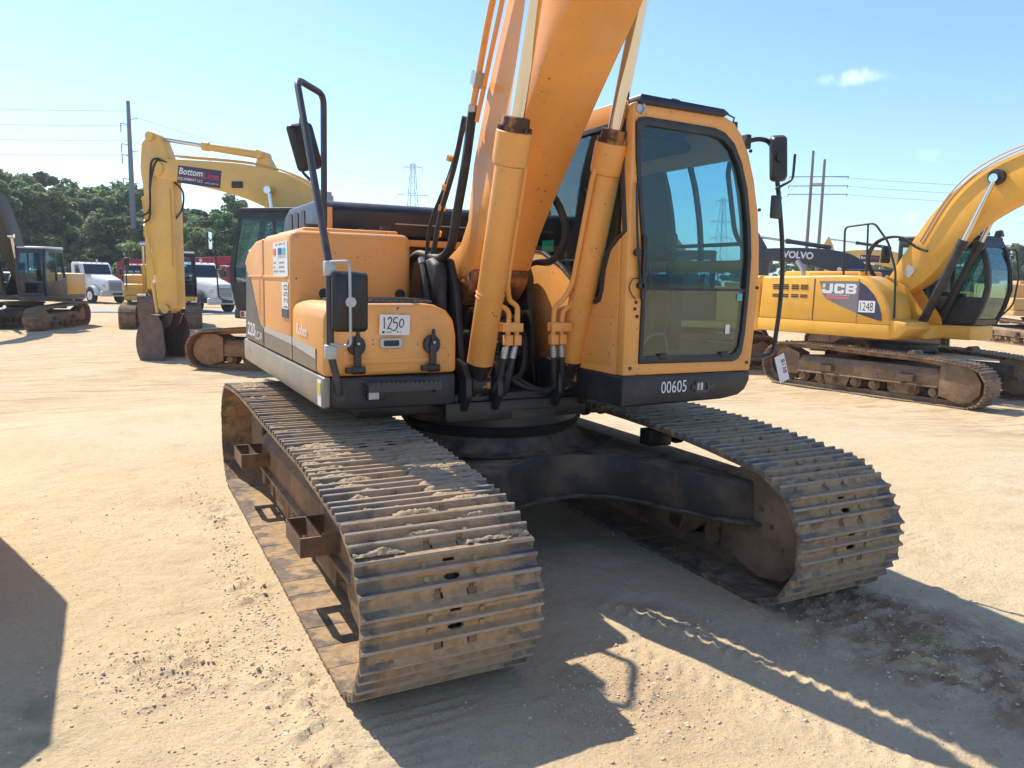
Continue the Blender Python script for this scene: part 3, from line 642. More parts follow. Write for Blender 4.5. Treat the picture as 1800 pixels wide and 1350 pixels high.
# --- engine hood, counterweight, far side
m = MB(); m.prism([(1.0,2.12),(.98,2.33),(1.03,2.385),(1.12,2.40),(2.1,2.40),(2.30,2.34),(2.40,2.20),(2.42,2.08)], 'x', -1.0, .95)
HD = m.build('engine_hood', NAVY, EX, bevel=.03, seg=3)
for y in (1.45, 1.70, 1.95): MB().prism(rrect(y, y+.15, 2.16, 2.35, .03), 'x', -1.006, -.99).build('hood_louvre', BLACK, HD)
MB().box(-.985,-.90,.965,.985,2.15,2.34).build('hood_end_plate', ORANGE, HD); MB().box(-.40,.30,.955,.979,2.235,2.243).build('hood_edge', STEEL, HD)
MB().box(-.535,.30,.88,.93,2.06,2.115).build('cross_beam', ORANGE, EX, bevel=.01)
cwp = [(-1.36,2.26)]+[(2.83*math.sin(R(a)), 2.83*math.cos(R(a))) for a in np.linspace(-26, 26, 14)]+[(1.36,2.26)]
MB().prism(cwp, 'z', 1.06, 2.05).build('counterweight', DKGREY, EX, bevel=.06, seg=3)
m = MB(); m.box(.37,1.37,.60,2.24,1.25,2.10); m.build('battery_panel', ORANGE, EX, bevel=.04, seg=3)
m = MB(); m.cyl((-.75,1.75,2.39),(-.75,1.75,2.50),.06); m.cyl((-.75,1.75,2.50),(-.75,1.75,2.53),.045); m.build('exhaust_stub', STEEL, HD)
# --- handrail and mirrors
rl = MB(); rl.tube(fillet([(-1.285,-.69,1.15),(-1.30,-.73,1.20),(-1.352,-.752,1.39),(-1.350,-.750,1.865),(-1.36,-.02,3.01),(-1.13,.25,2.995),(-1.135,.255,2.14)], .07), .021, 12)
RL = rl.build('handrail', DKGREY, EX)
MB().cyl((-1.285,-.67,1.15),(-1.285,-.685,1.15),.04).build('rail_foot', DKGREY, RL)
for z in (1.40, 1.86): MB().obox((-1.352,-.752,z),(1,0,0),(0,1,0),(0,0,1),.03,.03,.04).build('rail_clamp', STEEL, RL, bevel=.006)
def mirror(c, w_, h_, nrm, up, parent, arm, t=.05, glassy=True):
    """a rounded mirror head facing nrm, back outward, on a bent arm"""
    c = Vector(c); nz = Vector(nrm).normalized(); u = Vector(up); u = (u-nz*u.dot(nz)).normalized(); r_ = u.cross(nz)
    poly = rrect(-w_/2, w_/2, -h_/2, h_/2, .028, 5); rg = []
    for d, k in ((0,1.0),(-.012,1.02),(-t*.7,.96),(-t,.82)): rg.append([c+r_*p[0]*k+u*p[1]*(k if k > .9 else .88)+nz*d for p in poly])
    o = MB().rings(rg).build('mirror', BLACK, parent, smooth=50)
    if glassy: MB().rings([[c+r_*p[0]*.93+u*p[1]*.95+nz*d for p in poly] for d in (.0015,.003)]).build('mirror_glass', MIRR, o)
    MB().tube(fillet(arm, .03), .009, 8).build('mirror_arm', STEEL if arm[0][2] < 2 and c.x < 0 else BLACK, o)
    b_ = c-nz*(t+.012); MB().cyl(c-nz*(t-.01), b_-nz*.012, .03, 8).build('mirror_knob', STEEL if c.x < 0 and c.z < 2 else BLACK, o)
    return o
mirror((-1.255,-.80,1.68), .195, .325, (.15,1,0), (0,0,1), EX, [(-1.352,-.77,1.895),(-1.27,-.865,1.90),(-1.268,-.868,1.44),(-1.352,-.77,1.445)])
mirror((-1.335,-.06,2.60), .18, .28, (-.45,.9,-.1), (-.30,0,1), EX, [(-1.30,.02,2.80),(-1.36,-.115,2.77),(-1.36,-.115,2.45),(-1.30,-.10,2.40)])
# --- boom
BX0, BX1 = -.295, .13
low = [(-.33,1.885),(-.45,2.10),(-.60,2.29),(-1.07,2.82),(-1.47,3.24),(-2.05,3.90),(-2.6,4.42),(-3.2,4.78),(-4.0,4.98),(-5.6,5.12)]
upr = [(-5.75,5.30),(-5.6,5.46),(-4.0,5.62),(-3.0,5.56),(-2.3,5.28),(-1.7,4.72),(-1.05,3.88),(-.75,3.43),(-.48,2.95),(-.30,2.56),(-.22,2.20),(-.10,2.05),(.10,1.97),(.22,1.86)]
BM = MB().prism(low+upr+[(.20,1.78),(-.05,1.80),(-.20,1.84)], 'x', BX0, BX1).build('boom', ORANGE_BOOM, EX, bevel=.012)
MB().prism([(-.335,1.878),(-.30,1.78),(-.20,1.69),(-.05,1.64),(.10,1.66),(.20,1.74),(.22,1.84),(.10,1.9)], 'x', BX0+.004, BX1-.004).build('boom_foot', mat('stained_boom_casting', (.42,.15,.04), .6, layers=[(6,(.10,.055,.035),.42,.62),(16,(.05,.035,.03),.5,.7)]), BM, bevel=.02)
m = MB(); m.tube(spline([(-.315,-3.0,5.45),(-.33,-2.25,5.18),(-.34,-1.65,4.60),(-.335,-1.0,3.80),(-.33,-.68,3.28),(-.33,-.42,2.80)], 5), .016, 8); m.build('boom_side_rib', ORANGE_BOOM, BM)
pp = MB().tube(spline([(-.37,-3.0,5.62),(-.37,-2.1,5.22),(-.37,-1.4,4.38),(-.36,-.92,3.74),(-.36,-.68,3.42),(-.36,-.47,2.98),(-.355,-.40,2.85)], 6), .021, 10).build('hydraulic_pipe', ORANGE_BOOM, BM)
MB().cyl((-.358,-.425,2.90),(-.354,-.385,2.80),.03,8).build('pipe_nut', STEEL, pp); MB().obox((-.365,-.50,3.04),(1,0,0),(0,-.4,.9),(0,.9,.4),.03,.04,.035).build('pipe_clamp', STEEL, pp); MB().obox((-.33,-.46,3.02),(1,0,0),(0,-.4,.9),(0,.9,.4),.04,.025,.02).build('pipe_bracket', ORANGE_BOOM, pp)
# curved hoses beside the boom
for pts, r in (([(-.355,-.41,2.86),(-.36,-.38,2.72),(-.40,-.40,2.50),(-.41,-.30,2.22),(-.41,-.22,2.04),(-.42,-.06,1.955),(-.43,.18,1.975),(-.44,.33,1.985),(-.46,.44,1.93),(-.47,.47,1.80)], .030),
               ([(-.36,-.30,2.85),(-.37,-.16,2.55),(-.40,.0,2.25),(-.42,.05,2.05),(-.44,.10,1.85)], .018), ([(-.35,-.28,2.8),(-.38,-.10,2.5),(-.43,.1,2.2),(-.45,.14,1.95)], .014),
               ([(.145,-.40,2.45),(.19,-.53,2.35),(.215,-.63,2.18),(.215,-.60,2.03),(.20,-.47,1.945),(.20,-.25,1.945),(.2,-.1,1.9)], .025)):
    MB().tube(spline(pts, 6), r, 10).build('hose', RUBBER, BM)
m = MB(); m.tube(spline([(-.335,-.22,2.80),(-.37,-.13,2.55),(-.40,.0,2.27),(-.41,.08,2.05)], 6), .015, 8)
for y, z in ((-.16,2.62),(-.08,2.44),(-.02,2.31),(.05,2.14)): m.cyl((-.395,y,z),(-.395,y+.016,z-.03),.026,6)
m.build('feed_pipe', ORANGE, BM)
for x in (-.44, .225):                                          # rubber boots over the boom foot pins
    m = MB(); m.lathe([(-.05,.10),(-.045,.165),(.0,.175),(.045,.165),(.05,.10)], (x, .02, 1.79), n=11); m.prism([(-.19,1.2),(-.16,1.80),(-.05,1.93),(.10,1.92),(.17,1.75),(.2,1.2)], 'x', x-.03, x+.03); m.build('rubber_boot', RUBBER, RV, bevel=.02)
PEEL = mat('peeling_greasy_paint', (.02,.017,.015), .5, layers=[(11, (.50,.20,.045), .60, .64)], bump=(30,.4,.006))
for k, P0 in enumerate((((-.30,-.12,1.44),(-.30,-.35,1.62),(-.20,-.30,1.30),(-.12,-.1,1.12)), ((-.22,-.12,1.44),(-.18,-.42,1.50),(-.05,-.40,1.20),(.05,-.1,1.12)), ((-.14,-.12,1.44),(-.05,-.38,1.58),(.10,-.36,1.36),(.14,-.1,1.12)), ((-.06,-.12,1.44),(.06,-.35,1.45),(.02,-.42,1.18),(-.2,-.3,1.11)), ((.02,-.12,1.44),(.13,-.30,1.60),(.15,-.34,1.30),(.10,-.2,1.11)), ((-.50,.10,1.95),(-.52,-.05,1.75),(-.50,-.08,1.5),(-.48,.0,1.2)), ((-.47,.16,1.92),(-.46,-.02,1.72),(-.46,-.10,1.4),(-.42,-.05,1.15)))):
    hs = MB().tube(spline(P0, 6), .017+.004*(k % 2), 8).build('hose', RUBBER, RV); a_ = Vector(P0[0]); b_ = Vector(P0[1]); MB().cyl(a_, a_.lerp(b_, .18), .026, 8).build('hose_crimp', STEEL, hs)
# --- boom cylinders
A_ = Vector((0,-.61,1.16)); D_ = Vector((0,-.3055,1)).normalized()
for x, mir in ((-.388, 1), (.268, -1)):
    P = lambda t: Vector((x,0,0))+A_+D_*t
    t1 = 1.625
    cb = MB(); cb.tube([P(.06),P(.12),P(.14),P(t1-.27),P(t1-.26),P(t1-.235),P(t1-.085),P(t1-.08)], [.05,.072,.083,.083,.098,.103,.103,.096], 28)
    CB = cb.build('boom_cylinder', ORANGE, EX, smooth=30)
    f_ = MB(); f_.cyl(Vector((x-.06,-.61,1.16)), Vector((x+.06,-.61,1.16)), .078, 20); f_.tube([P(.03),P(.10),P(.15)], [.06,.076,.086], 20); f_.build('cylinder_foot', PEEL, CB)
    g = MB(); g.tube([P(t1-.085),P(t1-.08),P(t1-.005),P(t1)], [.06,.082,.078,.05], 20)
    for k in range(10):
        a = 2*math.pi*k/10; e1 = Vector((1,0,0)); e2 = D_.cross(e1); c_ = P(t1-.082)+(e1*math.cos(a)+e2*math.sin(a))*.086; g.cyl(c_, c_+D_*.028, .013, 6)
    g.build('cylinder_head', mat('oily_orange_casting', (.40,.15,.035), .5, layers=[(9,(.06,.02,.015),.44,.56)]), CB)
    MB().cyl(P(t1-.02), P(3.45), .045, 24).build('cylinder_rod', CHROME, CB)
    MB().cyl(Vector((x-.08,*P(3.50)[1:])), Vector((x+.08,*P(3.50)[1:])), .085, 20).build('rod_eye', ORANGE, CB)
    m = MB()
    for t in (.575, .60): m.tube([P(t)+.086*(Vector((1,0,0))*math.cos(2*math.pi*k/24)+D_.cross(Vector((1,0,0)))*math.sin(2*math.pi*k/24)) for k in range(24)], .0045, 6, closed=True)
    m.build('clamp_band', ORANGE, CB)
    s_ = mir
    for k, dx in enumerate((.135, .195)):                        # steel pipes bending into the hoses
        x2 = x+s_*dx; top = 1.69 if k else 1.66
        ext = [tuple(P(1.47)+Vector((s_*.06,-.02,0))), tuple(P(1.36)+Vector((s_*.098,-.01,0))), tuple(P(.66)+Vector((s_*.098,-.01,0)))] if k else [(x+s_*.07, -.76, top+.02)]
        m = MB().tube(fillet(ext+[(x+s_*(dx-.055), -.765, top), (x2, -.77, top-.03), (x2+s_*.004, -.765, top-.13), (x2, -.76, 1.46)], .055), .0165, 10)
        pi_ = m.build('steel_pipe', ORANGE, CB)
        MB().obox((x2,-.765,1.448),(1,0,0),(0,1,0),(0,0,1),.024,.026,.032).build('flange_block', ORANGE, pi_, bevel=.004)
        MB().tube([(x2,-.762,1.415),(x2-s_*.008,-.752,1.39),(x2-s_*.016,-.745,1.335)], [.014,.021,.021], 10).build('hose_crimp', STEEL, pi_)
        MB().tube(spline([(x2-s_*.014,-.747,1.35),(x2-s_*.03,-.73,1.22),(x2-s_*.05,-.68,1.12),(x2+s_*.04,-.55,1.09),(x2+s_*.14,-.40,1.16)], 6), .020, 10).build('hose', RUBBER, pi_)
    m = MB(); m.box(min(x+s_*.08,x+s_*.225), max(x+s_*.08,x+s_*.225), -.80, -.785, 1.50, 1.555); m.box(min(x+s_*.08,x+s_*.225), max(x+s_*.08,x+s_*.225), -.745, -.73, 1.50, 1.555); m.build('pipe_clamp', ORANGE, CB, bevel=.005)
# ------------------------------------------------------------------ cab of the main excavator
YF = -1.20
CB_ = EX
base = MB().prism([(.31,1.06),(1.10,1.075),(1.24,1.095),(1.30,1.13),(1.333,1.19),(1.338,1.252),(.31,1.252)], 'y', -1.205, .52).build('cab_base', BLACK, EX, bevel=.016, seg=3)
text('00605', (.60,-1.2075,1.135), (1,0,.02), (0,0,1), .075, TXTW, base, width=.20)
m = MB().plate(rrect(.868,.985,1.128,1.205,.02), [rrect(.885,.968,1.143,1.192,.008)], 'y', -1.213, -1.200); m.cyl((.855,-1.213,1.165),(.855,-1.2,1.165),.016,10); m.cyl((1.0,-1.213,1.165),(1.0,-1.2,1.165),.016,10)
o = m.build('lamp_bezel', DKGREY, base); MB().box(.886,.905,-1.2075,-1.2055,1.144,1.191).box(.915,.935,-1.2075,-1.2055,1.144,1.191).build('lens', LAMPG, o)
outp = [(1.334,1.255),(1.350,1.45),(1.366,1.70),(1.368,1.85),(1.352,2.08),(1.325,2.28),(1.275,2.48),(1.215,2.64),(1.15,2.75),(1.08,2.82),(.98,2.855)]
def xo(z): return float(np.interp(z, [p[1] for p in outp], [p[0] for p in outp]))
CABO = MB().plate([(.31,1.255)]+outp+[(.40,2.875),(.33,2.86),(.31,2.83)],
                  [[(.425,1.33),(1.17,1.325),(1.215,1.34),(1.245,1.38),(1.262,1.50),(1.275,1.75),(1.278,2.0),(1.255,2.2),(1.21,2.42),(1.15,2.58),(1.08,2.69),(1.0,2.745),(.92,2.765),(.40,2.775),(.355,2.765),(.335,2.74),(.345,2.55),(.415,2.02),(.428,1.75)]], 'y', YF, YF+.075).build('cab', ORANGE, EX, bevel=.012)
def wring(k, pts, c=(.82,2.05)): return [(c[0]+(x-c[0])*k, c[1]+(z-c[1])*k) for x, z in pts]
wsp = [(.425,1.33),(1.17,1.325),(1.215,1.34),(1.245,1.38),(1.262,1.50),(1.275,1.75),(1.278,2.0),(1.255,2.2),(1.21,2.42),(1.15,2.58),(1.08,2.69),(1.0,2.745),(.92,2.765),(.40,2.775),(.355,2.765),(.335,2.74),(.345,2.55),(.415,2.02),(.428,1.75)]
MB().plate(wring(1.006, wsp), [wring(.94, wsp)], 'y', YF-.010, YF+.045).build('windscreen_gasket', BLACK, CABO, bevel=.004)
up_ = [p for p in wring(.95, wsp) if p[1] > 1.80]; lo_ = [p for p in wring(.95, wsp) if p[1] < 1.76]
lx = lambda z: float(np.interp(z, [1.33,1.75,2.02,2.55,2.74], [.435,.45,.435,.37,.36]))
up_ = sorted([p for p in up_ if p[0] > .8], key=lambda p: p[1])+[p for p in up_ if p[0] <= .8]
MB().plate([(1.245,1.792)]+[p for p in up_ if p[0] > .8]+[p for p in up_ if p[0] <= .8]+[(.45,1.792)], [], 'y', YF+.012, YF+.016).build('windscreen', GLASS, CABO, smooth=0)
lo2 = [(.45,1.774),(.447,1.37),(1.155,1.365),(1.195,1.38),(1.222,1.42),(1.238,1.53),(1.247,1.774)]
LG = MB().plate(lo2, [], 'y', YF+.004, YF+.008).build('lower_windscreen', GLASSL, CABO, smooth=0)
MB().box(.448,1.25,YF-.004,YF+.02,1.775,1.791).build('windscreen_bar', BLACK, CABO)
for x in (.57,1.06): MB().box(x,x+.07,YF-.016,YF+.004,1.352,1.385).build('glass_stop', BLACK, LG, bevel=.006)
quadsheet((1.185,YF-.001,1.715),(1,0,0),(0,0,1),.04,.045).build('service_sticker', CYANV, LG)
quadsheet((1.10,YF+.001,1.50),(1,0,.05),(0,0,1),.035,.06).build('torn_sticker', WHITEV, LG)
# roof hatch, wiper, grab loop, hoses on the front
MB().prism([(.335,2.862),(.345,2.90),(.97,2.885),(1.02,2.862),(.98,2.84),(.34,2.845)], 'y', YF-.025, .45).build('roof_hatch', NAVY, CABO, bevel=.012)
m = MB(); m.tube(fillet([(.655,YF+.1,2.89),(.655,YF+.1,2.93),(.73,YF+.1,2.925),(.73,YF+.1,2.885)],.02),.006,6); m.build('roof_lug', BLACK, CABO)
m = MB(); m.tube([(1.10,YF+.05,2.79),(1.12,YF+.05,2.86),(1.02,YF+.02,2.87)],.006,6); m.box(1.085,1.125,YF+.02,YF+.06,2.78,2.83); m.build('antenna_bracket', BLACK, CABO)
w_ = MB(); w_.tube(spline([(.36,YF-.012,2.40),(.345,YF-.02,2.36),(.355,YF-.022,2.15),(.375,YF-.02,1.98),(.40,YF-.02,1.82)],5),.008,6); w_.cyl((.37,YF-.03,1.995),(.37,YF,1.995),.022,10); w_.cyl((.40,YF-.03,1.80),(.40,YF,1.80),.02,10); w_.box(.405,.43,YF-.03,YF-.012,1.72,2.1)
w_.tube(spline([(.40,YF-.02,1.84),(.35,YF-.015,1.84),(.325,YF-.012,1.79),(.35,YF-.012,1.74),(.38,YF-.008,1.72)],5),.0035,6); w_.build('wiper', BLACK, CABO)
m = MB()
for x, z in ((.385,1.70),(.378,1.66),(.395,1.615),(.36,1.30),(.365,2.46),(1.30,1.31),(1.352,1.80),(1.33,2.30),(1.225,2.66)): m.cyl((x,YF-.006,z),(x,YF+.004,z),.011,10)
m.build('cap_screws', BLACK, CABO)
m = MB(); m.tube(fillet([(.345,YF+.02,2.84),(.36,YF-.01,2.87),(.385,YF-.015,2.82),(.36,YF-.012,2.79)],.02),.008,6); m.cyl((.35,YF-.01,2.82),(.35,YF+.01,2.82),.025,10); m.build('cab_lamp_bracket', STEEL, CABO)
# inner side wall with its swept window
win = [(-1.125,2.77),(-1.13,2.50),(-1.185,2.12),(-1.10,2.07),(-1.02,2.01),(-.975,1.90),(-.955,1.76),(-.93,1.70),(-.885,1.68),(-.80,1.68),(-.62,1.79),(-.42,1.91),(-.15,2.015),(.36,2.05),(.40,2.10),(.40,2.70),(.35,2.76)]
SW_ = MB().plate([(YF+.076,1.255),(YF+.076,2.84),(-1.0,2.875),(.42,2.875),(.52,2.82),(.52,1.255)], [win], 'x', .31, .345).build('cab_side_panel', ORANGE, EX, bevel=.010)
wc = (-.35,2.2)
def sc2(k): return [(wc[0]+(y-wc[0])*k, wc[1]+(z-wc[1])*k) for y, z in win]
MB().plate(sc2(1.004), [sc2(.95)], 'x', .304, .35).build('side_window_gasket', BLACK, SW_, bevel=.003)
MB().plate(sc2(.97), [], 'x', .325, .329).build('side_window', GLASS, SW_, smooth=0)
MB().box(.332,.336,-.28,-.12,2.02,2.10).build('exit_sticker', GREENV, SW_)
# embossed lower panel
MB().plate(rrect(-1.10,-.70,1.30,1.60,.05), [], 'x', .303, .311).build('embossed_panel', ORANGE, SW_, bevel=.004)
# outer (door) side: pillars following the curved profile
def strip(y0, y1, z0, z1, t=.035, n_=12):
    zs = np.linspace(z0, z1, n_); a = [(xo(z), z) for z in zs]; b_ = [(xo(z)-t, z) for z in zs[::-1]]
    return MB().prism(a+b_, 'y', y0, y1)
DR = strip(YF+.076, -1.06, 1.255, 2.80).build('door', ORANGE, EX)
for y0, y1, z0, z1 in ((-.02,.10,1.255,2.80),(.42,.52,1.255,2.80),(-1.06,-.02,1.255,1.42),(.10,.42,1.255,1.98),(-1.06,-.02,1.90,1.98),(-1.06,-.02,2.62,2.80),(.10,.42,2.68,2.80)):
    strip(y0, y1, z0, z1, n_=6 if z1-z0 < .5 else 12).build('door_frame', ORANGE, DR)
strip(.10,.42,1.98,2.68,.035,6).build('door_frame', CABIN, DR)
strip(-.36,-.02,1.98,2.62,.035,6).build('door_frame', CABIN, DR)
for y0, y1, z0, z1 in ((-1.06,-.36,1.98,2.62),(-1.06,-.02,1.42,1.90)): strip(y0, y1, z0, z1, .004).build('door_glass', GLASS, DR, smooth=0)
m = strip(-1.06,-.36,2.075,2.10,.03,3); m2 = strip(-.66,-.63,1.98,2.62,.03,6); m.add(m2.v, m2.f); m.build('window_slide_bar', BLACK, DR)
# rear wall and roof with dark lining
MB().plate([(.345,1.255)]+[(xo(z)-.03, z) for z in np.linspace(1.255, 2.80, 8)]+[(1.0,2.84),(.345,2.84)], [[(.40,2.20),(.62,2.20),(.62,2.62),(.40,2.62)]], 'y', .47, .52).build('cab_rear_wall', CABIN, EX)
MB().plate([(.40,2.20),(.62,2.20),(.62,2.62),(.40,2.62)], [], 'y', .49, .494).build('rear_window', GLASS, EX, smooth=0)
MB().prism([(.346,2.80),(1.0,2.80),(1.05,2.79),(1.06,2.82),(.98,2.838),(.346,2.838)], 'y', YF+.08, .465).build('cab_roof', CABIN, EX)
MB().prism([(.346,2.755),(1.0,2.755),(1.1,2.70),(1.12,2.74),(1.0,2.799),(.346,2.799)], 'y', -.75, .46).build('headliner', CABIN, EX)
MB().box(.35,1.32,YF+.09,.46,1.256,1.30).build('cab_floor', CABIN, EX)
MB().prism([(.10,1.30),(.46,1.30),(.46,2.80),(.02,2.80)], 'x', 1.05, 1.09).build('rear_trim', CABIN, EX)
# seat, consoles, levers
s_ = MB(); s_.box(.62,1.08,-.50,-.02,1.62,1.76); S_ = s_.build('seat', SEATM, EX, bevel=.04, seg=3)
m = MB(); m.prism([(-.10,1.74),(.02,1.74),(.16,2.28),(.05,2.30)], 'x', .63, 1.07); m.build('seat_back', SEATM, S_, bevel=.035, seg=3)
m = MB(); m.prism([(.05,2.31),(.15,2.31),(.18,2.52),(.09,2.52)], 'x', .72, .98); m.build('headrest', SEATM, S_, bevel=.03, seg=3)
m = MB(); m.box(.68,1.02,-.42,-.05,1.30,1.62); m.build('seat_base', CABIN, S_)
for x in (.50,1.15):
    c_ = MB(); c_.box(x-.08,x+.08,-.62,-.02,1.30,1.88); C_ = c_.build('console', CABIN, EX, bevel=.03)
    MB().tube(spline([(x,-.52,1.88),(x,-.55,2.0),(x-.01,-.56,2.08)],4),.012,8).build('joystick', BLACK, C_); MB().obox((x-.01,-.565,2.12),(1,0,0),(0,1,.2),(0,0,1),.03,.035,.055).build('joystick_grip', BLACK, C_, bevel=.015)
m = MB(); m.box(.40,.56,-1.0,-.75,1.30,2.02); m.build('monitor_console', CABIN, EX, bevel=.04)
for x in (.75,.92): MB().tube(spline([(x,-.85,1.30),(x,-.88,1.6),(x,-.82,1.95)],4),.010,8).build('travel_lever', BLACK, EX)
m = MB(); m.box(.70,.98,-.98,-.80,1.30,1.36); m.build('pedals', BLACK, EX, bevel=.01)
m = MB(); m.tube(spline([(.48,-1.1,1.37),(.55,-1.12,1.48),(.68,-1.11,1.49),(.72,-1.1,1.36)],5),.008,8); m.build('floor_handle', STEEL, EX)
quadsheet((.98,-1.05,1.301),(1,0,0),(0,1,.1),.20,.16,.02).build('yellow_manual', YELV, EX); quadsheet((.45,-.95,1.302),(1,0,0),(0,1,.15),.22,.16,.01).build('loose_papers', WHITEV, EX)
MB().tube(fillet([(xo(2.62)-.07,-1.10,2.60),(xo(2.5)-.12,-1.09,2.53),(xo(2.2)-.10,-1.09,2.15),(xo(2.0)-.04,-1.10,2.05)],.06),.016,8).build('grab_handle', BLACK, EX)
# exterior mirror on its long bowed arm with the paper tag
ar = MB(); ar.tube(fillet([(1.225,-1.17,2.725),(1.30,-1.19,2.745),(1.385,-1.20,2.735),(1.43,-1.20,2.66),(1.50,-1.19,2.42),(1.56,-1.19,2.12),(1.585,-1.19,1.88),(1.575,-1.19,1.62),(1.545,-1.19,1.36),(1.43,-1.18,1.338),(1.33,-1.17,1.345)],.10),.0155,10)
AR = ar.build('mirror_stay', BLACK, EX)
for x, z in ((1.22,2.72),(1.335,1.345)): MB().obox((x,-1.16,z),(1,0,0),(0,1,0),(0,0,1),.02,.03,.045).build('stay_bracket', BLACK, AR, bevel=.008)
mirror((1.425,-1.235,2.625), .105, .285, (.55,1,0), (-.08,0,1), EX, [(1.46,-1.20,2.44),(1.545,-1.26,2.50),(1.54,-1.27,2.66)], t=.055)
MB().obox((1.462,-1.21,2.325),(1,.15,0),(-.15,1,0),(0,0,1),.05,.012,.075).build('small_mirror', BLACK, AR, bevel=.012)
tg = quadsheet((1.535,-1.215,1.335),(.93,-.05,.36),(.36,0,-.93),.085,.19,.002); TG = tg.build('paper_tag', WHITEV, AR)
text('8138', (1.560,-1.2205,1.285), (.36,0,-.93), (-.93,.05,-.36), .030, TXTB, TG, width=.095) if 0 else text('8138', (1.590,-1.2195,1.318), (.36,0,-.93), (.93,-.05,.36), .032, TXTB, TG, width=.10)
quadsheet((.74,-.845,.50),(1,-.62,0),(0,0,1),.001,.001) if 0 else None
# ------------------------------------------------------------------ the other excavators on the lot
_cache = {}
def track_mesh(sx, W):
    k = (sx, W)
    if k not in _cache:
        m = MB(); sh = shoe_mesh(W, .2205, holes=False)
        for c, t, nr, d in shoe_frames(PTS):
            q = c-nr*.012
            m.add([(sx*1.195+v[0], q[0]+t[0]*v[1]+nr[0]*v[2], q[1]+t[1]*v[1]+nr[1]*v[2]) for v in sh.v], sh.f)
        cm = chain_mb(sx, PTS); m.add(cm.v, cm.f)
        _cache[k] = m.mesh('crawler_track', SHOE2, smooth=0)
        _cache['f', sx] = track_frame_mb(sx).mesh('track_frame', MUD, bevel=.008)
        _cache['r', sx] = [roller_mb(sx, y).mesh('track_roller', MUD) for y in ROLY]+[MB().cyl((sx*1.0,y,.80),(sx*1.33,y,.80),.07,14).mesh('carrier_roller', MUD) for y in (-.84, .35)]
        _cache['i', sx] = idler_mb(sx).mesh('idler_wheel', RUST); _cache['s', sx] = sprocket_mb(sx).mesh('sprocket', RUST)
        _cache['b', sx] = [step_bracket_mb(sx, a, b).mesh('step_bracket', RUST) for a, b in ((-1.0,-.70),(.60,.90))]
    return _cache[k]
def undercarriage(root, W=.6):
    for sx in (-1, 1):
        tm = track_mesh(sx, W); link('crawler_track', tm, root)
        f = link('track_frame', _cache['f', sx], root)
        for n_, k in (('idler_wheel','i'),('sprocket','s')): link(n_, _cache[k, sx], f)
        for me in _cache['r', sx]: link(me.name.split('.')[0], me, f)
        for b_ in _cache['b', sx]: o = link('step_bracket', b_, f); o.location.x = -sx*.08
    if 'x' not in _cache: _cache['x'] = xframe_mb().mesh('undercarriage_frame', FRAMEB, bevel=.01); _cache['w'] = swing_mb().mesh('swing_bearing', GREASE)
    x = link('undercarriage_frame', _cache['x'], root); link('swing_bearing', _cache['w'], x)
def strip_poly(center, depth):
    """polygon round a centre line (y,z) with a depth at each point"""
    P = [Vector((a, b, 0)) for a, b in center]; up, lo = [], []
    for i, p in enumerate(P):
        t = (P[min(i+1, len(P)-1)]-P[max(i-1, 0)]).normalized(); nr = Vector((-t.y, t.x, 0)); h = depth[i]/2
        up.append((p.x+nr.x*h, p.y+nr.y*h)); lo.append((p.x-nr.x*h, p.y-nr.y*h))
    return up+lo[::-1]
def dense(center, depth, k=5):
    S = spline([(a, b, d) for (a, b), d in zip(center, depth)], k); return [(p.x, p.y) for p in S], [p.z for p in S]
def ram(name, a, b, x, r, frac, barrel, parent, rod=CHROME, n_=16):
    a = Vector((x, *a)); b = Vector((x, *b)); c = a.lerp(b, frac); d = (b-a).normalized()
    m = MB(); m.tube([a, a+d*.05, c-d*.16, c-d*.15, c], [r*.7, r, r, r*1.2, r*1.2], n_); m.cyl(a-Vector((r,0,0)), a+Vector((r,0,0)), r, 12)
    o = m.build(name, barrel, parent); m = MB(); m.cyl(c, b, r*.55, n_); m.cyl(b-Vector((r*1.1,0,0)), b+Vector((r*1.1,0,0)), r*.95, 12); m.build('cylinder_rod', rod, o); return o
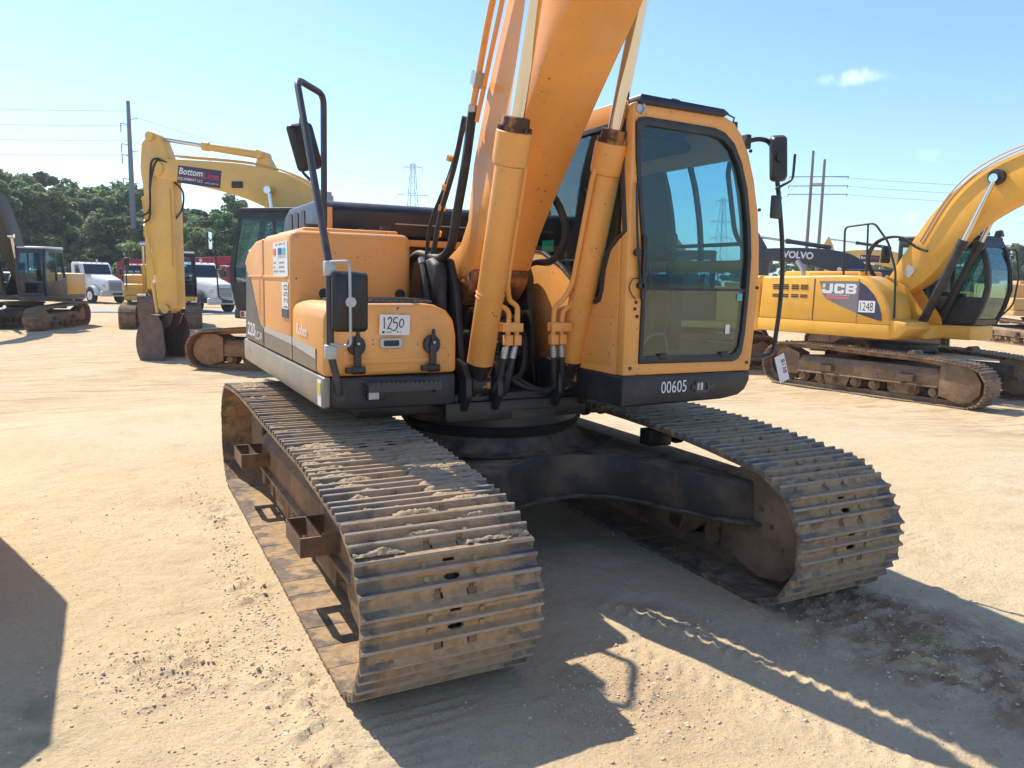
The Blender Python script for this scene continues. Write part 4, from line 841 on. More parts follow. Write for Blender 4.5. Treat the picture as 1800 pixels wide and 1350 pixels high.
def cab(root, mt, prof, z0, z1, x0=.31, x1=1.35, yb=.42, gl=GLASS, split=None, kick=None, tumble=.06, inner=CABIN, seat=SEATM, roofm=None):
    """prof: front profile (y,z) from bottom to top"""
    side = [(y, z) for y, z in prof]+[(yb, z1), (yb+.06, z0)]
    zt, zb = z1-.14, z0+(.55 if split is None else split)
    def fy(z): return float(np.interp(z, [p[1] for p in prof], [p[0] for p in prof]))
    wz = np.linspace(zb, zt, 6); ym = -.30
    w1 = [(fy(z)+.10, z) for z in wz]+[(ym-.03, zt), (ym-.03, zb)]; w2 = [(ym+.05, zb), (ym+.05, zt), (yb-.07, zt), (yb-.05, zb+.12)]
    o = MB().plate(side, [w1, w2], 'x', x0, x0+.04).build('cab', mt, root, bevel=.01)
    m2 = MB().plate(side, [w1, w2], 'x', x1-.04, x1)
    m2.v = [(v[0]-tumble*max(0, (v[2]-z0-.9)/(z1-z0-.9)), v[1], v[2]) for v in m2.v]; m2.build('door', mt, o, bevel=.01)
    for x in (x0+.018, x1-.022-tumble*.4):
        MB().plate(w1, [], 'x', x, x+.004).build('side_window', gl, o, smooth=0); MB().plate(w2, [], 'x', x, x+.004).build('side_window', gl, o, smooth=0)
    zz = list(np.linspace(prof[0][1], prof[-1][1], 12))
    def bar(xa, xb, za, zb_, t=.06, off=0.):
        q = [za]+[z for z in zz if za < z < zb_]+[zb_]
        return [(fy(z)+off, z) for z in q]+[(fy(z)+t+off, z) for z in q[::-1]]
    m = MB()
    for xa, xb in ((x0+.041, x0+.10), (x1-.12, x1-.045-tumble)): m.prism(bar(xa, xb, prof[0][1], prof[-1][1]), 'x', xa, xb)
    for za, zb_ in ((z0, z0+.10), (z1-.16, z1)): m.prism(bar(0, 0, za, zb_), 'x', x0+.10, x1-.12)
    if kick: m.prism(bar(0, 0, kick, kick+.05), 'x', x0+.10, x1-.12)
    m.build('front_frame', mt, o)
    MB().prism(bar(0, 0, z0+.10, kick or z1-.16, .004, .025), 'x', x0+.10, x1-.12).build('windscreen', gl, o, smooth=0)
    if kick: MB().prism(bar(0, 0, kick+.05, z1-.16, .004, .025), 'x', x0+.10, x1-.12).build('windscreen', gl, o, smooth=0)
    MB().plate([(x0+.041,z0),(x1-.041,z0),(x1-.045-tumble,z1),(x0+.041,z1)], [[(x0+.15,zb),(x1-.15,zb),(x1-.18,zt),(x0+.15,zt)]], 'y', yb-.01, yb+.03).build('rear_wall', mt, o)
    MB().prism([(prof[-1][0]-.02,z1),(prof[-1][0]+.02,z1+.07),(yb,z1+.09),(yb+.06,z1)], 'x', x0-.01, x1-tumble+.01).build('cab_roof', roofm or mt, o, bevel=.03)
    s = MB(); s.box(x0+.35,x1-.25,-.50,.02,z0+.05,z0+.50); s.prism([(-.05,z0+.5),(.10,z0+.5),(.22,z0+1.2),(.10,z0+1.2)], 'x', x0+.35, x1-.25); s.box(x0+.10,x0+.25,-.65,.0,z0+.05,z0+.65); s.box(x1-.22,x1-.10,-.65,.0,z0+.05,z0+.62); s.box(x0+.05,x1-.05,-1.1,.4,z0+.02,z0+.05)
    s.build('seat', seat, o, bevel=.03); return o
def bucket(root, piv, ang, w=1.1, R_=.62, m_=BUCKET, x=-.08):
    """open bucket hung from piv (y,z); ang = direction from pivot to the teeth"""
    a = np.array([[math.cos(ang), -math.sin(ang)], [math.sin(ang), math.cos(ang)]])
    prof = [(.0,.0),(-.05,.22),(.05,.42),(.32,.62),(.62,.70),(.92,.66),(1.18,.50),(1.36,.26)]
    S = [(p.x, p.y) for p in spline([(p[0], p[1], 0) for p in prof], 4)]
    inn = [(p[0]*.965+.015, p[1]*.955-.012) for p in S]
    T = lambda L: [tuple(np.array(piv)+a@np.array((p[0], -p[1]))*R_/.62) for p in L]
    o = MB().prism(T(S+inn[::-1]), 'x', x-w/2, x+w/2).build('bucket', m_, root)
    for s in (-1, 1): MB().prism(T(S+[(.75,.02),(.2,-.06)]), 'x', x+s*w/2-.012, x+s*w/2+.012).build('bucket_side', m_, o)
    t = MB()
    for k in range(5):
        xx = x-w/2+.08+(w-.16)*k/4; t.prism(T([(1.30,.33),(1.36,.24),(1.50,.06),(1.42,.24)]), 'x', xx-.035, xx+.035)
    t.build('bucket_teeth', m_, o)
    e = MB()
    for s in (-1, 1): e.prism(T([(-.05,.22),(-.12,.08),(-.10,-.10),(.05,-.16),(.22,-.04),(.30,.2),(.15,.45)]), 'x', x+s*.19-.02, x+s*.19+.02)
    e.build('bucket_ears', m_, o); return o
def excavator(label, loc, rz, s=1., body=YEL2, skirt=None, cabm=BLACK, boomm=None, cwm=None, sk=(1.06,1.25), btop=2.1, prof=None, cabz=None, boom=None, depth=None, side=None, stick=None, sdepth=None, bk=None, barrels=None, bx=-.08, bw=.42, W=.6, rail=True, group='other excavators parked on the lot', roofm=None, seat=SEATM, hood=True, cyl=None, tail=0.):
    x, y = loc; root = thing('excavator', label, 'excavator', (x, y, gz(x, y)), rz, group, s)
    undercarriage(root, W); boomm = boomm or body; barrels = barrels or boomm
    z0, z1 = sk
    plan = [(-1.36,-.45),(-1.2,-.52),(-.5,-.52),(-.45,-.70),(.25,-.70),(.33,-1.22),(1.30,-1.22),(1.36,-1.05),(1.36,2.1+tail),(-1.36,2.1+tail)]
    MB().prism(plan, 'z', z0, z1).build('revolving_frame', skirt or body, root, bevel=.03)
    side = side or [(-.42,z1),(-.42,z1+.40),(-.36,z1+.46),(.15,z1+.48),(.20,btop-.06),(.30,btop),(2.05,btop-.05),(2.1,z1)]
    sp_ = MB().prism(side, 'x', -1.36, -.50).build('side_panel', body, root, bevel=.05, seg=3)
    MB().box(.36,1.36,.50,2.1+tail,z1,btop-.02).build('battery_panel', cwm or body, root, bevel=.05)
    MB().box(-.49,.35,.75,2.1+tail,z1,btop+.12).build('engine_hood', cwm or body, root, bevel=.05)
    cwp = [(-1.36,2.11+tail)]+[(2.75*math.sin(R(a)), 2.75*math.cos(R(a))+tail) for a in np.linspace(-27, 27, 12)]+[(1.36,2.11+tail)]
    MB().prism(cwp, 'z', z0-.02, btop).build('counterweight', cwm or body, root, bevel=.08, seg=3)
    m = MB()
    for xx in (bx-bw/2-.05, bx+bw/2+.05): m.prism([(-.70,z1),(-.68,z1+.15),(-.15,z1+.8),(.25,z1+1.0),(.45,z1+.8),(.6,z1)], 'x', xx-.025, xx+.025)
    m.build('boom_bracket', body, root)
    cz = cabz or (z1+.002, 2.98); pr = prof or [(-1.15,cz[0]),(-1.26,cz[0]+.5),(-1.27,cz[0]+.9),(-1.05,cz[1])]
    cab(root, cabm, pr, *cz, roofm=roofm, seat=seat)
    if boom:
        ce, de = dense(boom, depth, 6)
        B = MB().prism(strip_poly(ce, de), 'x', bx-bw/2, bx+bw/2).build('boom', boomm, root, bevel=.012)
        if cyl:
            for xx in (bx-bw/2-.12, bx+bw/2+.12): ram('boom_cylinder', cyl[0], cyl[1], xx, .085, cyl[2], barrels, root)
    else: B = None
    if stick:
        MB().prism(stick, 'x', bx-.16, bx+.16).build('stick', boomm, root, bevel=.012)
    if bk: bucket(root, *bk, x=bx)
    if rail:
        MB().tube(fillet([(-1.25,-.40,z1+.1),(-1.25,-.42,z1+.8),(-1.25,.1,btop+1.0),(-1.25,.75,btop+1.0),(-1.25,.75,btop)], .10), .02, 8).build('handrail', BLACK, root)
        mirror((-1.22,-.30,z1+1.35), .2, .32, (.1,1,0), (0,0,1), root, [(-1.25,-.25,z1+1.4),(-1.25,-.36,z1+1.4),(-1.23,-.36,z1+1.3)])
    return root, B, sp_
# --- bright yellow machine on the right (writing on its flank)
JP = [(-1.27,1.485),(-1.42,1.85),(-1.50,2.20),(-1.46,2.6),(-1.36,2.95),(-1.24,3.22)]
JS = [(-.44,1.45),(-.44,1.55),(-.40,1.80),(-.31,2.02),(-.13,2.20),(.08,2.35),(.28,2.43),(.6,2.44),(2.65,2.40),(2.70,1.45)]
JR, JB, JSP = excavator('bright yellow excavator with black cab and 1248 tag on its flank', (12.6,5.91), R(7.7), body=YEL, skirt=YEL, cabm=BLACK, boomm=YEL, barrels=BLACK, tail=.62, sk=(1.17,1.46), btop=2.42, prof=JP, cabz=(1.485,3.22), side=JS,
    boom=[(.22,2.12),(-.30,2.62),(-.95,3.52),(-1.6,4.05),(-2.5,4.42),(-3.8,4.70),(-5.4,4.95)], depth=[.34,.72,.82,.86,.80,.62,.42], cyl=((-.60,1.45),(-1.74,4.27),.60), bx=-.10, bw=.46, rail=False, stick=[(-5.1,5.35),(-5.35,4.75),(-5.75,4.6),(-6.5,2.2),(-6.3,2.1),(-5.4,4.2)], bk=((-6.4,2.15), R(-60), 1.1))
for ch in JR.children:
    if ch.name.split('.')[0] in ('crawler_track','track_frame','undercarriage_frame'): ch.scale = (1, 1.09, 1.15 if ch.name.startswith('track_frame') else 1.05)
m = MB(); m.prism([(-.46,1.19),(-.62,1.22),(-.80,1.40),(-.75,1.52),(-.40,1.58),(-.35,1.48)], 'x', -1.33, -.42); m.build('tool_step', YEL, JR, bevel=.03)
MB().plate([(1.17,2.31),(.265,2.32),(.262,1.66),(.62,1.79),(.99,1.94),(1.08,2.03)], [], 'x', -1.366, -1.357).build('grey_decal', mat('grey_decal_vinyl', (.20,.20,.205), .4), JSP)
dc = MB().plate([(.25,2.31),(.10,2.22),(-.08,2.05),(-.20,1.85),(-.27,1.66),(-.285,1.53),(-.2,1.54),(.25,1.655)], [], 'x', -1.366, -1.357).build('dark_decal', NAVYV, JSP)
def jt(s, y, z, h, m_, w, **k): return text(s, (-1.3665,y,z), (0,-1,0), (0,0,1), h, m_, JSP, width=w, **k)
def jl(pts): return [(1.0955-p[0]*.78, 2.055+p[1]*.205) for p in pts]
MB().plate(jl([(.36,.85),(.36,.15),(.40,.0),(.62,.0),(.66,.15),(.655,.38),(.56,.38),(.56,.27),(.46,.27),(.46,.73),(.56,.73),(.56,.62),(.665,.62),(.67,.85),(.63,1.0),(.40,1.0)]), [], 'x', -1.368, -1.3665).build('lettering', TXTW, JSP)
MB().plate(jl([(.70,0),(.97,0),(1.01,.15),(1.005,.42),(.97,.5),(1.01,.6),(1.01,.85),(.97,1.0),(.70,1.0)]), [jl([(.79,.22),(.91,.22),(.91,.38),(.79,.38)]), jl([(.79,.62),(.91,.62),(.91,.78),(.79,.78)])], 'x', -1.368, -1.3665).build('lettering', TXTW, JSP)
jm = MB().plate([(.925,2.26),(.845,2.26),(.845,2.10),(.875,2.055),(1.06,2.055),(1.095,2.09),(1.10,2.145),(1.02,2.145),(1.015,2.115),(.925,2.115)], [], 'x', -1.368, -1.3665).build('lettering', TXTW, JSP)
MB().plate([(1.09,2.26),(1.02,2.26),(1.025,2.175),(1.095,2.175)], [], 'x', -1.368, -1.3665).build('lettering', mat('pale_yellow_lettering', (.75,.70,.35), .5), JSP)
jt('JCB OF ARKANSAS', .89, 2.005, .028, TXTW, .43, bold=.01); quadsheet((-1.3665,.90,1.945), (0,-1,0), (0,0,1), .44, .045, .0015).build('phone_strip', PINKV, JSP)
jt('501 664 3334', .80, 1.952, .03, TXTW, .33, bold=.01); quadsheet((-1.3675,.98,1.945), (0,-1,0), (0,0,1), .08, .10, .0015).build('small_emblem', PINKV, JSP)
t_ = quadsheet((-1.3668,.235,1.69), (0,-1,.0), (0,.0,1), .355, .235, .002).build('lot_tag', WHITEV, JSP); quadsheet((-1.3668,.235,1.645), (0,-1,0), (0,0,1), .355, .045, .0022).build('tag_band', NAVYV, JSP)
text('1248', (-1.3692,.20,1.72), (0,-1,0), (0,0,1), .175, TXTB, t_, width=.28)
for z in (2.13,2.17,2.21,1.98,2.02):
    for y in (2.03,2.28,2.55): pass
m = MB()
for z in (2.215,2.175,2.135,2.0,1.96):
    for y in (2.35,2.12,1.86,1.63): MB().box(-1.366,-1.357,y-.18,y,z-.012,z+.012).build('vent_slot', TXTB, JSP)
m = MB()
for y in (1.28, .265): m.box(-1.3635,-1.358,y-.004,y+.004,1.47,2.36)
m.box(-1.3635,-1.358,1.29,1.30,1.47,2.36); m.build('panel_seam', TXTB, JSP)
m = MB(); m.box(-1.12,-.55,.75,1.65,2.42,2.47)
for k in range(16): m.obox((-1.1,.80+.052*k,2.475),(1,0,0),(0,1,0),(0,0,1),.03,.012,.012)
m.build('hood_grating', YEL, JR, bevel=.01)
m = MB(); m.cyl((-.95,.47,2.42),(-.95,.47,2.52),.06); m.build('filler_neck', YEL, JR); MB().cyl((-.95,.47,2.52),(-.95,.47,2.55),.05).build('filler_cap', BLACK, JR)
MB().tube(spline([(-.85,1.95,2.40),(-.85,1.95,2.52),(-.85,2.02,2.64),(-.85,2.12,2.76)],5), .055, 14).build('exhaust_pipe', STEEL, JR)
m = MB(); m.tube(fillet([(-1.2,.73,2.42),(-1.2,.78,3.44),(-1.2,.13,3.49),(-1.22,-.20,3.10),(-1.24,-.41,2.54),(-1.24,-.47,1.59)], .10), .022, 10); m.tube([(-1.2,.27,3.475),(-1.2,.22,2.45)], .02, 8); m.build('handrail', BLACK, JR)
mirror((-1.15,-.12,2.86), .22, .34, (.3,1,0), (0,-.15,1), JR, [(-1.22,-.1,2.95),(-1.2,-.18,3.0),(-1.15,-.19,2.85)])
for s_ in (0, .09): MB().tube(spline([(-.45+s_,.35,2.2),(-.6+s_,.60,2.75),(-.55+s_,.45,3.15),(-.45+s_,.05,3.25),(-.37+s_,-.35,3.02),(-.36+s_,-.55,2.95)],6), .026, 8).build('boom_hose', RUBBER, JB)
m = MB()
for s_ in (0,.06): m.tube(spline([(-.36+s_*.5,-.42+s_,3.10+s_),(-.36+s_*.5,-.95+s_,4.02+s_),(-.36+s_*.5,-1.6+s_,4.56+s_),(-.36+s_*.5,-2.6,4.90+s_),(-.36+s_*.5,-4.0,5.1+s_)],6), .016, 8)
m.build('boom_pipes', mat('pinkish_steel_pipe', (.60,.40,.28), .4), JB)
MB().cyl((-.46,-1.74,4.30),(.26,-1.74,4.30),.14,24).build('pin_boss', BLACK, JB)
m = MB(); m.obox((-.345,-.20,2.55),(1,0,0),(0,-.55,.83),(0,.83,.55),.012,.11,.10); m.build('warning_plate', STRIPEV, JB)
MB().tube(fillet([(1.30,-1.3,3.0),(1.42,-1.45,3.05),(1.50,-1.52,2.5),(1.48,-1.48,1.9),(1.34,-1.33,1.66)],.12), .018, 8).build('mirror_stay', BLACK, JR)
MB().box(.2,.62,-.35,.40,2.6,3.15).build('air_cleaner_cover', BLACK, JR, bevel=.06) if 0 else None
for x_ in (.50,1.12): MB().prism([(-1.28,3.29),(-1.12,3.29),(-1.15,3.40),(-1.24,3.42)], 'x', x_, x_+.12).build('roof_lamp', BLACK, JR)
# --- pale yellow machine behind the main one, boom carrying a dealer banner
bx_, by_ = at(557, 18.9)
BLR, BLB, BLS = excavator('pale yellow excavator with a dark banner on its boom, beside hanging rusty bucket', (bx_, by_), R(-128), s=1.12, body=YEL2, skirt=BLACK, cabm=BLACK, boomm=YEL2, btop=2.0, cabz=(1.25,3.22), W=.7, rail=False,
    boom=[(.05,1.78),(-.02,2.6),(-.2,3.22),(-.68,3.66),(-1.5,3.94),(-2.6,4.12),(-3.7,4.24)], depth=[.45,.78,.90,.88,.72,.55,.42], cyl=((-.60,1.3),(-.95,3.75),.55),
    stick=[(-3.85,5.04),(-4.08,4.78),(-4.14,4.25),(-4.02,3.3),(-3.82,1.15),(-3.52,1.08),(-3.34,1.2),(-3.34,4.00),(-3.46,4.52),(-3.62,4.94)], bk=((-3.62,1.02), R(-76), .98, .64))
def recolour(o, m):
    for c_ in [o]+list(o.children_recursive):
        if c_.type == 'MESH' and c_.name.split('.')[0] in ('crawler_track','track_frame','idler_wheel','sprocket','track_roller','carrier_roller','step_bracket'):
            c_.material_slots[0].link = 'OBJECT'; c_.material_slots[0].material = m
recolour(BLR, CLAY)
ram('stick_cylinder', (-1.25,4.52), (-3.84,4.93), -.08, .085, .55, YEL2, BLB); MB().prism([(-.85,4.05),(-1.4,4.16),(-1.3,4.58),(-1.17,4.58)], 'x', -.2, .04).build('cylinder_bracket', YEL2, BLB)
ram('bucket_cylinder', (-4.16,3.6), (-3.96,1.75), -.08, .06, .6, YEL2, BLR)
m = MB(); m.tube([(-.08,-3.96,1.72),(-.08,-3.58,1.42)], .05, 8); m.tube([(-.2,-3.96,1.72),(-.2,-3.86,1.05)], .05, 8); m.tube([(.04,-3.96,1.72),(.04,-3.86,1.05)], .05, 8); m.build('bucket_link', YEL2, BLR)
# banner: on the flank facing the camera (+x side of the boom)
def bl(y, z): return (.1335, y, z)
uy, uz = Vector((0,.993,-.12)), Vector((0,.12,.993))
bn = quadsheet(bl(-3.20,3.93), uy, uz, 1.04, .375, .004).build('dealer_banner', NAVYV, BLB)
o_ = Vector((.1385,-3.20,3.93)); P_ = lambda a, b: o_+uy*a+uz*b
text('Bottom', P_(.03,.19), uy, uz, .145, TXTW, bn, width=.57, bold=.02, shear=.12); text('Line', P_(.61,.165), uy, uz, .13, mat('crimson_lettering', (.62,.04,.09), .5), bn, width=.38, bold=.01, shear=.12)
text('EQUIPMENT LLC', P_(.02,.06), uy, uz, .068, TXTW, bn, width=.60, bold=.01); text('(877) 538.7191', P_(.68,.05), uy, uz, .04, TXTW, bn, width=.32)
quadsheet(P_(.03,.150), uy, uz, .58, .012, .001).build('red_line', mat('crimson_line', (.45,.03,.09), .5), bn)
m = MB(); m.obox((.15,-1.75,3.88),(1,0,0),(0,1,0),(0,0,1),.02,.13,.07); m.build('boom_lamp', BLACK, BLB, bevel=.02)
for k, (a, b_) in enumerate((((-3.46,4.40),(-4.0,4.0)),((-3.38,4.36),(-3.96,3.85)))):
    MB().tube(spline([(.05+.05*k,a[0],a[1]),(.16,a[0]-.30,a[1]+.02),(.17,-3.84,3.95-.1*k),(.17,-3.88,3.35-.15*k),(.16,b_[0]-.1,3.2-.15*k)],6), .022, 8).build('hose', RUBBER, BLB)
MB().tube(spline([(.0,-3.4,4.0),(.0,-3.16,3.75),(.0,-3.18,3.4),(.0,-3.36,3.15)],6), .022, 8).build('hose', RUBBER, BLB)
m = MB()
for k in range(4): m.tube(spline([(-.20+.08*k,.45,2.7),(-.20+.08*k,.30,3.3),(-.20+.08*k,.0,3.80),(-.20+.08*k,-.55,4.12),(-.20+.08*k,-1.5,4.36),(-.20+.08*k,-3.3,4.52)],6), .018, 8)
m.build('boom_pipes', YEL3, BLB)
MB().tube(fillet([(1.28,-1.25,1.4),(1.40,-1.5,1.45),(1.42,-1.55,2.75),(1.30,-1.2,2.85)],.1), .016, 8).build('mirror_stay', BLACK, BLR); mirror((1.45,-1.62,2.62), .2, .36, (-.2,1,0), (0,0,1), BLR, [(1.42,-1.55,2.7),(1.43,-1.60,2.65),(1.44,-1.62,2.6)])
quadsheet((1.362,-1.05,1.09),(0,1,0),(0,0,1),.40,.13).build('reflector_plate', WHITEV, BLR); quadsheet((1.3655,-1.04,1.10),(0,1,0),(0,0,1),.08,.11).build('reflector_mark', TXTR, BLR)
for y, z, r_ in ((-3.70,4.24,.17),(-3.84,4.93,.10),(-3.62,1.14,.10),(-.95,3.74,.11),(-1.25,4.52,.09)): MB().cyl((-.30,y,z),(.155,y,z),r_,18).build('pin_boss', YEL2, BLB)
m = MB(); m.tube(spline([(.10,-4.10,3.6),(.115,-4.02,3.0),(.115,-3.92,2.3),(.115,-3.86,1.9)],5), .018, 8); m.tube(spline([(.10,-3.42,3.8),(.115,-3.40,3.0),(.115,-3.42,2.1)],5), .014, 8); m.build('stick_pipes', YEL3, BLB)
MB().prism([(-4.06,4.80),(-3.86,5.0),(-3.64,4.90),(-3.52,4.5),(-3.7,4.45)], 'x', -.10, .05).build('lever_web', DKGREY, BLB)
# --- deep yellow machine further back, seen from the front
x, y = at(283, 32.0)
excavator('deep yellow excavator seen head on, far behind the hanging bucket', (x, y), R(-4), body=YEL3, cabm=BLACK, boomm=YEL3, roofm=WHITE, seat=SEATBLUE, boom=[(.1,1.8),(-.35,2.7),(-.9,3.4),(-1.8,3.9),(-3.2,3.7)], depth=[.4,.7,.8,.7,.4], cyl=((-.6,1.3),(-1.2,3.3),.6), stick=[(-3.0,4.3),(-3.5,3.9),(-3.4,1.6),(-3.1,1.5),(-2.9,3.6)], bk=((-3.2,1.4), R(-50), 1.0, .55), bx=-.25)
# --- machine cut by the left edge
SHADE_BROWN = mat('shaded_brown_boom', (.055,.042,.035), .6, dust=.1)  # brown-black stands for a boom in shade, the shade painted into its colour
x, y = at(42, 29.5)
LR, LB, LS = excavator('dark excavator with grey cab and tan counterweight, cropped by the left edge', (x, y), R(-20), body=DKGREY, skirt=DKGREY, cabm=DKGREY, boomm=SHADE_BROWN, cwm=TAN, roofm=WHITE, seat=SEATBLUE, boom=[(.1,1.8),(-.3,2.7),(-.75,3.6),(-1.5,4.5),(-3.2,4.9),(-4.6,4.6)], depth=[.45,.75,.85,.8,.6,.4], cyl=((-.6,1.3),(-1.2,3.4),.62), stick=[(-4.4,5.2),(-4.9,4.8),(-4.3,1.4),(-4.0,1.4),(-4.2,4.3)], bk=((-4.1,1.2), R(-50), 1.1, .6), bx=-.10)
# --- slate grey boom behind the bright yellow machine
x, y = at(1545, 27.0)
VR, VB, VS = excavator('excavator with long slate grey boom reaching left behind the bright yellow one', (x, y), R(-142), body=TAN, skirt=DKGREY, cabm=DKGREY, boomm=VOLGREY, btop=1.95, cabz=(1.252,2.72), rail=False, boom=[(.1,1.7),(-.35,2.25),(-.95,2.85),(-1.6,3.12),(-2.7,3.28),(-3.9,3.32)], depth=[.42,.74,.84,.72,.55,.42], cyl=((-.6,1.3),(-1.3,2.8),.6),
    stick=[(-4.15,4.1),(-4.35,3.8),(-4.3,3.2),(-4.05,.9),(-3.8,.9),(-3.7,3.1),(-3.85,3.6)], bk=((-3.95,.75), R(-55), 1.1, .6))
ram('stick_cylinder', (-1.7,3.58), (-4.10,3.95), -.08, .08, .62, VOLGREY, VB)
text('VOLVO', (.1335,-3.25,3.20), (0,1,-.06), (0,.06,1), .26, TXTW, VB, width=1.05, bold=.035)
# --- second machine with a banner, beyond the grey boom
x, y = at(1640, 40.0)
TR, TB_, TS = excavator('tan excavator far back with a red and black banner on its boom', (x, y), R(-145), body=YEL2, cabm=YEL2, boomm=YEL2, btop=1.95, rail=False, boom=[(.1,1.8),(-.5,2.7),(-1.3,3.4),(-2.4,3.75),(-3.8,3.85),(-5.0,3.8)], depth=[.45,.75,.85,.78,.6,.45], cyl=((-.6,1.3),(-1.6,3.2),.6), stick=[(-5.2,4.9),(-5.4,4.5),(-5.35,3.6),(-5.1,.9),(-4.8,.9),(-4.75,3.6),(-4.95,4.4)], bk=((-5.0,.75), R(-55), 1.1, .6))
ram('stick_cylinder', (-2.2,4.3), (-5.15,4.75), -.08, .08, .55, BLACK, TB_)
bn2 = quadsheet((.1335,-3.55,3.55), (0,1,-.05), (0,.05,1), .95, .36, .004).build('dealer_banner', NAVYV, TB_); text('Bottom', (.139,-3.5,3.70), (0,1,-.05), (0,.05,1), .15, TXTW, bn2, width=.45, bold=.02); text('Line', (.139,-3.03,3.68), (0,1,-.05), (0,.05,1), .15, TXTR, bn2, width=.36, bold=.02)
# --- tan machine at the far right edge
x, y = at(1838, 32.0)
ER, EB_, ES = excavator('tan excavator with green E 152 lettering, behind the bright yellow cab at the right edge', (x, y), R(-28), s=1.1, body=TAN, cabm=TAN, boomm=TAN, btop=2.25, rail=False, boom=[(.1,1.8),(-.5,2.7),(-1.3,3.3),(-2.6,3.4),(-4.0,3.0)], depth=[.45,.75,.85,.7,.4], cyl=((-.6,1.3),(-1.6,3.0),.6), stick=[(-3.8,3.6),(-4.2,3.2),(-4.0,1.2),(-3.7,1.2),(-3.7,2.8)], bk=((-3.8,1.0), R(-50), 1.0, .55))
text('E 152', (-1.3665,1.35,1.62), (0,-1,0), (0,0,1), .16, GREENV, ES, width=.62)
# --- tan machine glimpsed through the main cab
x, y = at(1222, 21.5)
excavator('tan excavator behind the orange cab, its track end showing beside it', (x, y), R(-128), body=TAN, cabm=DKGREY, boomm=TAN, rail=False, btop=2.15, boom=[(.1,1.8),(-.4,2.6),(-1.0,3.3),(-1.9,3.6),(-3.2,3.5)], depth=[.45,.7,.8,.7,.4], cyl=((-.6,1.3),(-1.3,3.1),.6), stick=[(-3.0,4.1),(-3.4,3.8),(-3.3,1.3),(-3.0,1.3),(-2.9,3.3)], bk=((-3.1,1.1), R(-50), 1.0, .55))
# --- unidentified yellow machine at the left border; unseen bulk shaped for its foreground shadow
c_ = [(-3.60,2.30),(-3.245,1.24),(-3.235,-.23),(-3.6,-.6),(-5.6,-.6),(-5.6,2.3)]
yb = thing('yellow_machine_body', 'yellow steel machine body just entering at the left border of the photo', 'machine', (0,0,0))
MB().prism(c_, 'z', .10, 1.80).build('housing', YEL3, yb, bevel=.03); MB().prism([(x*.995-.02, y) for x, y in c_], 'z', 1.81, 1.88).build('housing_lid', YEL3, yb, bevel=.02)
m = MB()
for x, y in ((-3.6,0),(-3.7,1.6),(-5.3,0),(-5.3,1.6)): m.box(x-.12,x+.12,y-.12,y+.12,-.02,.099)
m.build('skid_foot', BLACK, yb); MB().box(-5.5,-3.25,-.61,-.602,.5,1.5).build('vent_door', BLACK, yb)
